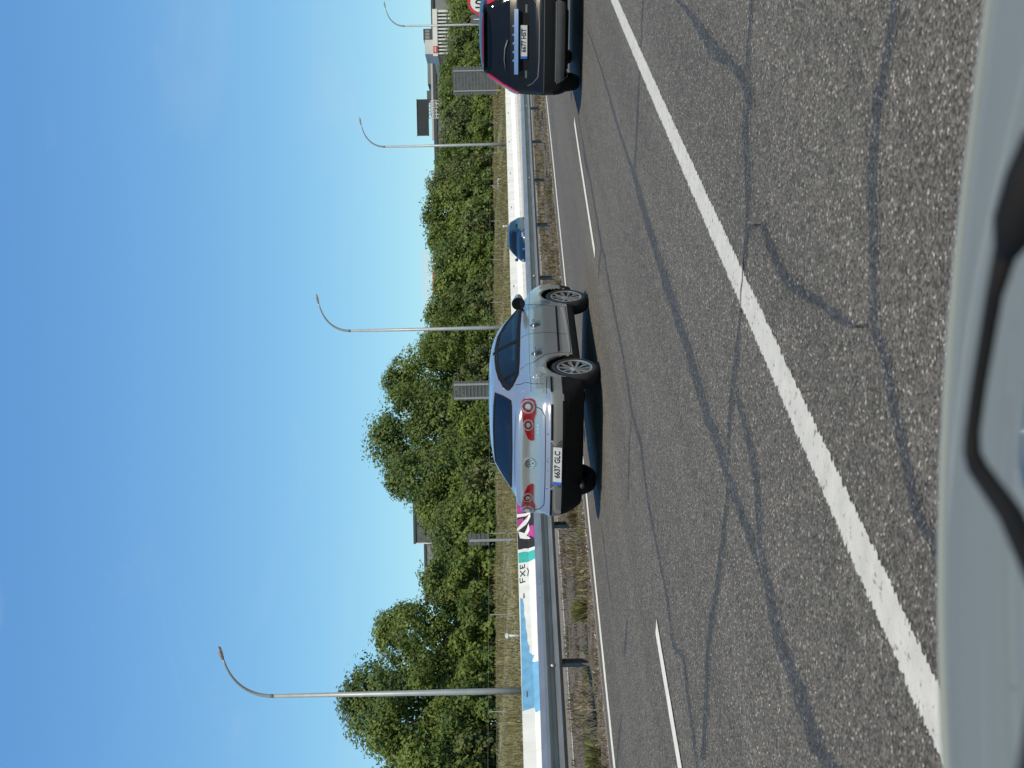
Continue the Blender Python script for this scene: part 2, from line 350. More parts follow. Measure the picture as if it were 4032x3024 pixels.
# painted lines and tar seams lie on the road as thin sheets
def line_sheet(name, xf, s0, s1, w, mat, dz, step=.25, jag=.0):
    V = []; n = max(2, int((s1 - s0) / step)); rnd = random.Random(int(s0 * 7 + w * 100))
    for i in range(n + 1):
        s = s0 + (s1 - s0) * i / n; x = xf(s)
        a = x - w / 2 + rnd.uniform(-jag, jag); b = x + w / 2 + rnd.uniform(-jag, jag)
        V += [(a, s, rz(a, s) + dz), (b, s, rz(b, s) + dz)]
    return mesh_obj(name, V, [(2 * i, 2 * i + 1, 2 * i + 3, 2 * i + 2) for i in range(n)], mat, road)
near_x = lambda s: -2.375 + CV * s * s
dash_x = lambda s: -6.26 + .0015 * s * s if s < 25 else -6.26 + .0015 * 625 + .0375 * (s - 25) * .55 + .0004 * (s - 25) ** 2
far_x = lambda s: float(np.interp(s, [-20, 8, 12, 16, 24.5, 32, 39.5, 60, 100, 250], [-10.1, -10.06, -10.0, -9.88, -9.45, -9.1, -8.85, -6.9, -2.0, 40]))
line_sheet('solid_lane_line', near_x, -8, 60, .18, MAT['road_paint'], .0035, .012, .013)
mesh_obj('line_crack', [(x, y, rz(x, y) + .0055) for x, y in ((-2.20, 6.125), (-2.30, 6.09), (-2.37, 6.11), (-2.47, 6.07), (-2.47, 6.05), (-2.37, 6.085), (-2.30, 6.07), (-2.20, 6.095))], [(0, 1, 6, 7), (1, 2, 5, 6), (2, 3, 4, 5)], MAT['tar'], road)
line_sheet('edge_line', far_x, -15, 120, .19, MAT['road_paint_far'], .004, .25, .006)
for a, b in ((-6.5, -1.0), (2.3, 8.43), (16.58, 22.79), (31.2, 37.2), (45.5, 51.5), (60, 66)):
    line_sheet('lane_dash', dash_x, a, b, .14, MAT['road_paint_far'], .008, .2, .004)
V = []
def opp_line(x0, s0, s1, w):
    n = 60; V = []
    for i in range(n + 1):
        s = s0 + (s1 - s0) * i / n
        V += [(cx(x0 - w / 2, s), s, zopp(s) + .006), (cx(x0 + w / 2, s), s, zopp(s) + .006)]
    return mesh_obj('edge_line', V, [(2 * i, 2 * i + 1, 2 * i + 3, 2 * i + 2) for i in range(n)], MAT['road_paint_far'], opp)
opp_line(-22.05, -10, 140, .2); opp_line(-27.9, -10, 140, .2)
SEAMS = [
[(-5.08,23.23,-5.00,22.87),(-5.25,20.28,-5.16,19.94),(-5.42,19.63,-5.17,18.70),(-5.30,18.27,-5.18,17.86),(-5.37,16.74,-5.25,16.39),(-5.45,15.67,-5.31,15.25),(-5.38,15.26,-5.27,14.93),(-5.45,13.94,-5.34,13.66),(-5.45,12.98,-5.34,12.73),(-5.47,11.85,-5.37,11.64),(-5.56,11.08,-5.46,10.87),(-5.48,10.39,-5.34,10.13),(-5.52,9.91,-5.44,9.76),(-5.62,9.49,-5.53,9.34),(-5.63,9.41,-5.53,9.24),(-5.62,8.72,-5.53,8.58),(-5.61,8.12,-5.52,7.99),(-5.71,7.61,-5.59,7.46),(-5.64,7.41,-5.37,7.06),(-5.48,7.10,-5.38,6.96),(-5.56,6.82,-5.47,6.71),(-5.63,6.52,-5.54,6.42),(-5.70,6.29,-5.60,6.18)],
[(-3.36,19.91,-3.32,19.65),(-3.35,17.22,-3.29,16.90),(-3.38,15.66,-3.30,15.27),(-3.42,14.31,-3.33,13.92),(-3.43,12.89,-3.34,12.52),(-3.43,12.02,-3.29,11.51),(-3.49,11.31,-3.31,10.72),(-3.52,10.47,-3.32,9.87),(-3.52,9.79,-3.33,9.24),(-3.54,9.21,-3.32,8.65),(-3.53,8.52,-3.33,8.03),(-3.52,7.82,-3.32,7.37),(-3.55,7.28,-3.35,6.88),(-3.53,6.76,-3.32,6.36),(-3.50,6.31,-3.34,6.01),(-3.50,6.00,-3.35,5.74),(-3.48,5.73,-3.33,5.49),(-3.44,5.38,-3.29,5.14),(-3.43,5.07,-3.28,4.84),(-3.48,4.87,-3.32,4.64),(-3.52,4.61,-3.34,4.38),(-3.50,4.37,-3.30,4.12),(-3.50,4.16,-3.30,3.92),(-3.49,3.97,-3.28,3.74),(-3.42,3.75,-3.21,3.53)],
[(-1.71,11.72,-1.70,11.61),(-2.37,11.76,-2.35,11.63),(-2.99,11.82,-2.94,11.63),(-3.33,11.86,-3.26,11.63)],
[(-0.96,6.49,-0.95,6.40),(-1.28,6.48,-1.26,6.36),(-1.60,6.46,-1.55,6.23),(-1.78,6.31,-1.72,6.09),(-1.96,6.18,-1.93,6.08),(-2.12,6.15,-2.08,6.04),(-2.23,6.15,-2.19,6.03),(-2.37,6.15,-2.34,6.08),(-2.52,6.11,-2.50,6.05),(-2.76,6.17,-2.69,6.02),(-2.96,6.18,-2.89,6.02),(-3.16,6.18,-3.10,6.05),(-3.39,6.11,-3.35,6.03),(-3.64,6.06,-3.58,5.96),(-3.89,6.12,-3.79,5.96),(-4.35,6.20,-4.22,6.02),(-4.72,6.28,-4.58,6.10),(-4.94,6.24,-4.82,6.10),(-5.20,6.18,-5.07,6.02),(-5.54,6.19,-5.37,5.99)],
[(-1.42,9.79,-1.37,9.42),(-1.41,8.70,-1.34,8.21),(-1.46,8.01,-1.34,7.37),(-1.48,7.68,-1.33,6.89),(-1.41,6.92,-1.32,6.49),(-1.43,6.54,-1.36,6.26),(-1.50,6.38,-1.45,6.16)],
[(-2.11,6.12,-2.08,6.04),(-2.04,6.12,-1.97,5.91),(-1.97,5.97,-1.87,5.68),(-1.93,5.74,-1.86,5.54),(-1.97,5.55,-1.89,5.34),(-1.99,5.36,-1.90,5.12),(-2.00,5.24,-1.87,4.89),(-1.94,4.93,-1.79,4.53),(-1.84,4.52,-1.74,4.26),(-1.78,4.21,-1.68,3.98),(-1.68,3.98,-1.62,3.82),(-1.61,3.89,-1.58,3.80)],
[(-0.61,4.11,-0.60,4.01),(-0.72,4.10,-0.71,4.00),(-0.86,4.12,-0.84,4.02),(-0.94,4.18,-0.91,4.04),(-1.04,4.15,-1.01,4.03),(-1.21,4.13,-1.17,3.99),(-1.36,4.02,-1.32,3.91),(-1.42,3.98,-1.39,3.89),(-1.55,3.92,-1.52,3.83),(-1.64,3.88,-1.59,3.77),(-1.68,3.76,-1.63,3.65),(-1.76,3.64,-1.70,3.52),(-1.82,3.53,-1.77,3.42),(-1.87,3.41,-1.82,3.32),(-1.94,3.30,-1.88,3.20),(-1.98,3.21,-1.92,3.10),(-1.99,3.09,-1.91,2.96),(-1.98,2.96,-1.89,2.84)],
[(-2.92,6.14,-2.87,6.03),(-2.98,5.85,-2.89,5.68),(-3.05,5.58,-2.95,5.39),(-3.13,5.38,-3.04,5.22),(-3.21,5.29,-3.12,5.13),(-3.33,5.19,-3.24,5.04),(-3.40,5.04,-3.29,4.88)],
[(-8.62,14.01,-8.55,13.89),(-8.69,12.69,-8.59,12.53),(-8.54,12.01,-8.46,11.89)],
[(-7.66,10.62,-7.60,10.54),(-8.03,10.73,-7.86,10.50),(-8.20,10.69,-8.14,10.62)],
[(-8.92,10.68,-8.86,10.60),(-9.27,10.83,-9.17,10.71),(-9.96,11.01,-9.76,10.80)],
[(-5.64,11.09,-5.59,11.00),(-6.01,11.18,-5.94,11.04),(-6.51,11.04,-6.46,10.94)],
[(-5.46,15.67,-5.37,15.39),(-5.70,15.89,-5.60,15.60),(-6.01,16.01,-5.92,15.79)],
]
def catmull(P, n):
    P = [np.array(p) for p in P]; out = []
    Q = [2 * P[0] - P[1]] + P + [2 * P[-1] - P[-2]]
    for i in range(1, len(Q) - 2):
        for k in range(n):
            t = k / n; a, b, c, d = Q[i - 1], Q[i], Q[i + 1], Q[i + 2]
            out.append(.5 * (2 * b + (c - a) * t + (2 * a - 5 * b + 4 * c - d) * t * t + (3 * b - a - 3 * c + d) * t ** 3))
    out.append(P[-1]); return out
for q, sm in enumerate(SEAMS):
    pts = catmull(sm, 18); V = []; rnd = random.Random(q)
    for p in pts:
        a, b = Vector(p[:2]), Vector(p[2:]); d = b - a; j = d.length * .10
        k_ = .10 * nz1(p[0] * 5 + p[1] * 5, q); a = a + d * (rnd.uniform(-.03, .05) + k_); b = b - d * (rnd.uniform(-.03, .05) - k_ * .6)
        dz = .0012 + .0006 * q / 13
        a, b = a - (b - a) * .08, b + (b - a) * .08; c_ = (a + b) / 2
        V += [(a.x, a.y, rz(a.x, a.y) + dz), (c_.x, c_.y, rz(c_.x, c_.y) + dz), (b.x, b.y, rz(b.x, b.y) + dz)]
    o = mesh_obj('tar_seam', V, [(3 * i + j, 3 * i + j + 1, 3 * i + j + 4, 3 * i + j + 3) for i in range(len(pts) - 1) for j in (0, 1)], MAT['tar'], road)
    at = o.data.attributes.new('across', 'FLOAT', 'POINT'); at.data.foreach_set('value', [0.0, 1.0, 0.0] * len(pts))

# ---------------------------------------------------------------- guardrail on the median
def crv(x0, s, z): return (cx(x0, s), s, z)
gr = empty('guardrail', (cx(-11.45, 14.76), 14.76, rz(cx(-11.45, 14.76), 14.76)))
tag(gr, 'galvanised steel guardrail with dark posts along the weedy median', 'guardrail')
GL = Vector(gr.location)
WP = [(0, .17), (.012, .166), (.076, .10), (.083, .055), (.012, .0), (.008, -.045), (.076, -.095), (.083, -.122), (.02, -.166), (0, -.17),
      (-.004, -.166), (.016, -.160), (.078, -.12), (.071, -.098), (.003, -.047), (.007, .003), (.078, .053), (.071, .097), (.008, .161), (-.004, .166)]
post_s = [14.76 + 3.6 * k for k in range(-6, 27)]
def beam_z(s): x = cx(-11.45, s); return rz(x, s) + .60
for k, s in enumerate(post_s[:-1]):
    s1 = s + 3.6; V = []; n = 4
    for i in range(n + 1):
        t = s + (s1 - s + .12) * i / n
        for px, pz in WP:
            V.append((cx(-11.45, t) + px + (.0035 if i == n else 0) - GL.x, t - GL.y, beam_z(t) + pz - GL.z))
    m_ = len(WP); Fc = [(i * m_ + j, i * m_ + (j + 1) % m_, (i + 1) * m_ + (j + 1) % m_, (i + 1) * m_ + j) for i in range(n) for j in range(m_)]
    Fc += [tuple(range(m_))[::-1], tuple(n * m_ + j for j in range(m_))]
    mesh_obj('beam', V, Fc, MAT['galvanised'], gr, True, 25)
for k, s in enumerate(post_s):
    x = cx(-11.45, s); z0 = rz(x, s) - .25; b = MB()
    b.box((x - .13 - GL.x, s - GL.y, (z0 + beam_z(s) + .12) / 2 - GL.z), (.012, .12, beam_z(s) + .12 - z0))
    for e in (-1, 1): b.box((x - .10 - GL.x, s + e * .056 - GL.y, (z0 + beam_z(s) + .12) / 2 - GL.z), (.05, .008, beam_z(s) + .12 - z0 - .002))
    b.box((x - .04 - GL.x, s - GL.y, beam_z(s) - GL.z), (.075, .09, .17))
    b.build('post', MAT['post_steel'], gr)
    if k % 2 == 0:
        MB().lathe([(0, .02), (.022, .018), (.026, .0)], 8, 'x', (x + .045 - GL.x, s - .25 - GL.y, beam_z(s) - .02 - GL.z)).build('reflector', MAT['lamp_glass'], gr, True)
for s in (16.1, 16.45, 20.05):                # splice bolts on the beam
    MB().lathe([(0, .012), (.016, .01), (.018, 0)], 8, 'x', (cx(-11.45, s) + .055 - GL.x, s - GL.y, beam_z(s) + .12 - GL.z)).build('bolt', MAT['post_steel'], gr)

# ---------------------------------------------------------------- white concrete barrier wall beyond the opposite carriageway
wall = empty('barrier_wall', (cx(-30, 41.6), 41.6, .1))
tag(wall, 'white painted concrete barrier wall with graffiti beyond the opposite carriageway', 'wall')
WL = Vector(wall.location); ZT = .955
PROF = [(.09, ZT), (.16, ZT - .43), (.35, ZT - .72), (.35, .05)]
BACK = [(-.20, .05), (-.09, ZT)]
def wall_pt(s, t, off):
    """t 0 top edge .. 1 break .. 2 toe of the slope, off = distance proud of the face"""
    i = min(int(t), 1); a, b = Vector(PROF[i]), Vector(PROF[i + 1]); p = a.lerp(b, t - i); d = (b - a).normalized(); nrm = Vector((-d.y, d.x))
    if nrm.x < 0: nrm = -nrm
    p = p + nrm * off
    return (cx(-30, s) + p.x - WL.x, s - WL.y, p.y - WL.z)
PANEL = 5.5
for k in range(-8, 38):
    s0 = 35.71 - PANEL / 2 + PANEL * k + .012; s1 = s0 + PANEL - .024; n = 3; V = []
    P = PROF + BACK
    for i in range(n + 1):
        t = s0 + (s1 - s0) * i / n
        V += [(cx(-30, t) + px - WL.x, t - WL.y, pz - WL.z) for px, pz in P]
    m_ = len(P); Fc = [(i * m_ + j, i * m_ + (j + 1) % m_, (i + 1) * m_ + (j + 1) % m_, (i + 1) * m_ + j) for i in range(n) for j in range(m_)]
    Fc += [tuple(range(m_))[::-1], tuple(n * m_ + j for j in range(m_))]
    o = mesh_obj('panel', V, Fc, MAT['white_wall'], wall)
    if -1 <= k < 18:
        sc = s0 + PANEL / 2
        q = [wall_pt(sc - .16, .38, .004), wall_pt(sc + .16, .40, .004), wall_pt(sc + .15, .50, .004), wall_pt(sc - .15, .52, .004)]
        mesh_obj('lifting_slot', q, [(0, 1, 2, 3)], MAT['plastic_grey'], wall)
def spray(name, poly, mat, off):
    """poly in (s, t); subdivided in t at the break"""
    vs = [Vector((s, t)) for s, t in poly]; n = len(vs)
    dens = []
    for i in range(n):
        a, b = vs[i], vs[(i + 1) % n]; L = max(1, int((b - a).length / .35))
        dens += [a.lerp(b, k / L) for k in range(L)]
    s0, s1 = min(p.x for p in dens), max(p.x for p in dens); ext = [Vector((s0 + (s1 - s0) * i / 24 + .003, 1.0)) for i in range(25)]
    n = len(dens)
    r = delaunay_2d_cdt(dens + ext, [], [list(range(n))], 1, 1e-5)
    return mesh_obj(name, [wall_pt(p.x, max(0, min(2, p.y)), off) for p in r[0]], [tuple(f) for f in r[2]], mat, wall)
rj = random.Random(3)
edge_pts = [(41.1, .10), (41.05, .34), (40.6, .42), (40.1, .40), (39.7, .52), (39.3, .50), (38.9, .62), (38.5, .60), (38.2, .78), (37.9, .74), (37.75, .96), (37.65, 1.25), (37.5, 1.05), (37.4, .92), (37.3, 1.15), (37.2, 1.98)]
spray('graffiti_patch', [(34.9, .02)] + [(35.0, 1.0), (34.72, 1.1), (34.7, 1.98)] + edge_pts[::-1], MAT['spray_blue'], .003)
G0 = 43.25
spray('graffiti_patch', [(43.35, .04), (43.3, 1.98), (44.0, 1.98), (44.1, .9), (44.2, .04)], MAT['spray_teal'], .003)
spray('graffiti_patch', [(44.0, 1.98), (44.15, .9), (44.25, .02), (49.6, .02), (49.6, 1.98)], MAT['spray_black'], .004)
for poly in ([(44.0, .0), (44.05, .5), (43.9, 1.98), (44.1, 1.98), (44.25, .6), (44.2, 0)],
             [(45.0, .25), (45.5, .1), (45.3, .7), (45.9, 1.2), (45.4, 1.3), (45.1, .9), (44.8, 1.4), (44.9, .7)],
             [(45.5, .0), (45.7, .0), (46.2, .7), (46.6, 1.5), (46.3, 1.5), (45.9, .9)],
             [(46.5, .0), (46.75, .0), (46.7, 1.1), (46.9, 1.9), (46.6, 1.9), (46.5, .9)],
             [(47.3, .35), (48.1, .3), (48.0, .75), (47.6, .8), (47.7, 1.3), (47.35, 1.2)],
             [(48.4, 0), (48.6, 0), (48.55, 1.9), (48.3, 1.9)]):
    spray('graffiti_outline', poly, MAT['spray_white'], .007)
for poly in ([(44.9, .95), (45.7, 1.25), (45.6, 1.9), (44.7, 1.9), (45.0, 1.4)], [(45.75, .08), (46.35, .08), (46.4, .6), (46.2, .65)],
             [(46.8, .05), (48.3, .05), (48.2, .25), (47.2, .3), (47.2, .9), (46.8, .95)], [(45.85, .5), (46.1, .8), (46.4, .9), (46.45, 1.2)]):
    spray('graffiti_fill', poly, MAT['spray_magenta'], .006)
spray('graffiti_patch', [(48.65, .05), (49.5, .05), (49.5, .6), (48.7, .55)], MAT['spray_teal'], .006)
def stroke(a, b, w, mat):
    a, b = Vector(a), Vector(b); d = (b - a).normalized(); k = Vector((-d.y, d.x)) * w / 2
    spray('graffiti_stroke', [a + k, b + k, b - k, a - k], mat, .005)
for a, b in (((42.05, .12), (42.1, .62)), ((42.05, .14), (42.35, .12)), ((42.1, .38), (42.32, .34)), ((42.45, .15), (42.8, .65)), ((42.8, .15), (42.45, .62)),
             ((42.95, .15), (43.0, .6)), ((42.95, .17), (43.2, .2)), ((42.97, .38), (43.15, .38)), ((43.0, .6), (43.22, .58)), ((42.4, .85), (42.75, .95)), ((42.75, .95), (42.95, .82))):
    stroke(a, b, .075, MAT['spray_black'])

# ---------------------------------------------------------------- lamp posts
def lamp_post(s, label):
    x0 = -31.0; base = (cx(x0, s), s, .84)
    r = empty('lamp_post', base); tag(r, label, 'lamp post', 'lamp posts behind the white wall')
    H = 9.15
    MB().tube([(0, 0, -.3), (0, 0, 2), (0, 0, H)], [.125, .115, .07], 14).build('pole', MAT['lamp_steel'], r, True)
    MB().box((0, 0, .03), (.42, .42, .06)).build('base_plate', MAT['concrete'], r)
    P0, P1, P2, P3 = (Vector(p) for p in ((0, 0, H), (0, 0, H + .85), (.55, 0, H + 1.5), (1.70, 0, H + 1.66)))
    arm = []
    for i in range(15):
        t = i / 14; arm.append(P0 * (1 - t) ** 3 + P1 * 3 * t * (1 - t) ** 2 + P2 * 3 * t * t * (1 - t) + P3 * t ** 3)
    MB().tube(arm, [.07 - .035 * i / 14 for i in range(15)], 10).build('arm', MAT['lamp_steel'], r, True)
    d = (arm[-1] - arm[-2]).normalized(); q = Matrix.Rotation(-math.atan2(d.z, d.x), 3, 'Y')
    hd = MB(); c = arm[-1] + d * .27
    prof = [(-.30, .035, .04), (-.22, .075, .055), (-.05, .115, .07), (.15, .11, .06), (.28, .05, .03)]
    V = []
    for a, w, hgt in prof:
        V += [(a, -w, -.02), (a, w, -.02), (a, w * .6, hgt), (a, -w * .6, hgt)]
    V = [q @ Vector(v) + c for v in V]
    Fc = [(i * 4 + j, i * 4 + (j + 1) % 4, i * 4 + 4 + (j + 1) % 4, i * 4 + 4 + j) for i in range(4) for j in range(4)] + [(3, 2, 1, 0), (16, 17, 18, 19)]
    mesh_obj('lamp_head', V, Fc, MAT['lamp_head'], r)
    MB().box(c + q @ Vector((.05, 0, -.03)), (.3, .16, .02), q).build('lamp_lens', MAT['lamp_glass'], r)
lamp_post(37.2, 'tall curved lamp post rising behind the sky-blue paint patch on the white wall')
lamp_post(65.95, "tall curved lamp post rising behind the silver sedan's side windows")
lamp_post(93.05, 'tall curved lamp post standing next to the black billboard')
lamp_post(119.1, 'tall curved lamp post in front of the white building with vertical fins')

# ---------------------------------------------------------------- road signs seen from the back, speed limit sign
def sign_back(s, x0, w, z0, z1, label, nposts=2, slat=.175, name='road_sign'):
    zb = bank_z(x0); x = cx(x0, s); r = empty(name, (x, s, zb)); tag(r, label, 'road sign')
    n = max(2, round((z1 - z0) / slat)); hgt = (z1 - z0) / n
    for i in range(n):
        zc = z0 + hgt * (i + .5) - zb
        b = MB(); b.box((0, 0, zc), (w, .03, hgt - .022)); b.box((0, -.02, zc + hgt * .30), (w - .01, .014, .02)); b.box((0, -.02, zc - hgt * .30), (w - .01, .014, .02))
        b.build('slat', MAT['sign_back'], r)
    xs = [0.0] if nposts == 1 else [-w * .36, w * .36]
    for px in xs:
        b = MB(); b.box((px, -.075, (z1 - .05 - zb) / 2 - .15), (.10, .07, z1 - zb + .2)); b.build('post', MAT['sign_post'], r)
    return r
sign_back(112.8, -33.6, 2.45, 1.75, 5.55, 'wide back of a tall slatted road sign beside the dark SUV', 2, .29)
sign_back(62.7, -33.0, 1.15, 1.5, 4.25, "slatted back of a road sign rising behind the silver sedan's roof", 2, .2)
sign_back(49.4, -33.0, .62, 2.2, 3.2, 'small slatted back of a road sign on one thin post above the graffiti', 1, .2)
def text_mesh(name, body, size, mat, parent, mtx, bold=0.0, xscale=1.0):
    cu = bpy.data.curves.new(name, 'FONT'); cu.body = body; cu.size = size; cu.align_x = 'CENTER'; cu.align_y = 'CENTER'; cu.offset = bold; cu.extrude = 0.0015; cu.resolution_u = 3
    t = bpy.data.objects.new(name + '_t', cu); C.objects.link(t); bpy.context.view_layer.update()
    me = bpy.data.meshes.new_from_object(t.evaluated_get(bpy.context.evaluated_depsgraph_get()))
    bpy.data.objects.remove(t); bpy.data.curves.remove(cu)
    me.transform(mtx @ Matrix.Diagonal((xscale, 1, 1, 1))); me.materials.clear(); me.materials.append(mat)
    o = bpy.data.objects.new(name, me); C.objects.link(o); o.parent = parent; return o
sp = empty('speed_limit_sign', (-9.19, 62.0, -.30)); tag(sp, 'round red-ringed speed limit sign reading 100 beyond the dark SUV roof', 'road sign')
RX = Matrix.Rotation(rad(90), 4, 'X')
zc = 2.15 + .30
MB().lathe([(0, .012), (.60, .012), (.60, -.012), (0, -.012)], 40, 'y', (0, 0, zc)).build('disc', MAT['sign_red'], sp)
MB().lathe([(0, -.019), (.46, -.019), (.46, -.0125)], 40, 'y', (0, 0, zc)).build('face', MAT['sign_white'], sp)
text_mesh('numerals', '100', .58, MAT['black_print'], sp, Matrix.Translation((0, -.0225, zc)) @ RX, .016, .86)
MB().tube([(0, .06, -.3), (0, .06, zc + .4)], .045, 10).build('post', MAT['sign_post'], sp, True)
pb = empty('sign_panel', (-10.58, 65.7, -.35)); tag(pb, 'plain grey sign panel on a post behind the round speed limit sign', 'road sign')
MB().box((0, 0, 2.65), (.46, .03, .75)).build('panel', MAT['sign_back'], pb)
MB().tube([(0, -.05, -.2), (0, -.05, 2.9)], .035, 8).build('post', MAT['sign_post'], pb, True)

# ---------------------------------------------------------------- small roadside things
def delineator(x, y, z, h_, label):
    r = empty('delineator_post', (x, y, z)); tag(r, label, 'marker post')
    MB().tube([(0, 0, -.05), (0, 0, h_ * .7), (0, 0, h_)], [.05, .05, .045], 8).build('shaft', MAT['sign_white'], r, True)
    MB().box((.0, 0, h_ - .06), (.11, .16, .10)).build('cap', MAT['sign_white'], r)
delineator(cx(-31.1, 40.4), 40.4, .9, .62, 'short white marker post standing behind the blue painted wall')
delineator(cx(-31.1, 79.6), 79.6, .9, .45, 'short white marker post behind the wall near the blue car')
delineator(cx(-28.6, 60.8), 60.8, zopp(60.8) + .02, 1.0, 'white marker post standing in front of the wall past the blue car')
cab = empty('utility_box', (cx(-36, 97.7), 97.7, 1.22)); tag(cab, 'small dark utility box with pale frame on the dry grass', 'utility box')
MB().box((0, 0, .24), (.62, .35, .50)).build('frame', MAT['frame_white'], cab)
for dx in (-.15, .15): MB().box((dx, -.18, .24), (.24, .03, .40)).build('door', MAT['board_black'], cab)
# wire fence on the bank
fe = empty('wire_fence', (cx(-35.5, 40), 40, bank_z(-35.5))); tag(fe, 'thin wire fence with pale posts running along the grass bank', 'fence')
FL = Vector(fe.location); fs = [29 + 6.1 * k for k in range(18)]
for k, s in enumerate(fs):
    x = cx(-35.5, s); z = bank_z(-35.5) - .1; MB().tube([(x - FL.x, s - FL.y, z - .15 - FL.z), (x - FL.x, s - FL.y, z + .95 - FL.z)], .02, 6).build('post', MAT['sign_post'], fe)
    if k % 5 == 1:
        for e in (-1, 1): MB().tube([(x - FL.x, s - FL.y, z + .85 - FL.z), (cx(-35.5, s + e * 1.2) - FL.x, s + e * 1.2 - FL.y, z - .1 - FL.z)], .02, 6).build('brace', MAT['sign_post'], fe)
for hgt in (.3, .65, 1.0):
    MB().tube([(cx(-35.5, s) - FL.x, s - FL.y, bank_z(-35.5) - .1 + hgt - FL.z) for s in fs], .004, 4).build('wire', MAT['sign_post'], fe)
# ---------------------------------------------------------------- cars: bodies from implicit surfaces, panels laid on them
def sinterp(pts, sigma, lo=None, hi=None):
    xs = np.array([p[0] for p in pts], float); ys = np.array([p[1] for p in pts], float)
    a, b = xs[0] - 4 * sigma - .05, xs[-1] + 4 * sigma + .05
    n = 1500; X = np.linspace(a, b, n); Y = np.interp(X, xs, ys); dx = X[1] - X[0]
    k = int(4 * sigma / dx) + 1; w = np.exp(-.5 * (np.arange(-k, k + 1) * dx / sigma) ** 2); w /= w.sum()
    Y = np.convolve(np.pad(Y, k, mode='edge'), w, mode='valid')
    G = np.gradient(Y, dx)
    return (lambda q: np.interp(q, X, Y)), (lambda q: np.interp(q, X, G))
def smax(a, b, k):
    h_ = np.maximum(k - np.abs(a - b), 0) / k
    return np.maximum(a, b) + h_ * h_ * k * .25
def polysd(px, py, poly):
    """signed distance to a 2-D polygon, negative inside"""
    d = np.full(px.shape, 1e9); ins = np.zeros(px.shape, bool); n = len(poly)
    for i in range(n):
        ax, ay = poly[i]; bx, by = poly[(i + 1) % n]; ex, ey = bx - ax, by - ay
        wx, wy = px - ax, py - ay; t = np.clip((wx * ex + wy * ey) / (ex * ex + ey * ey), 0, 1)
        d = np.minimum(d, (wx - ex * t) ** 2 + (wy - ey * t) ** 2)
        c = ((ay > py) != (by > py)) & (px < (bx - ax) * (py - ay) / (by - ay + 1e-12) + ax); ins ^= c
    return np.sqrt(d) * np.where(ins, -1, 1)
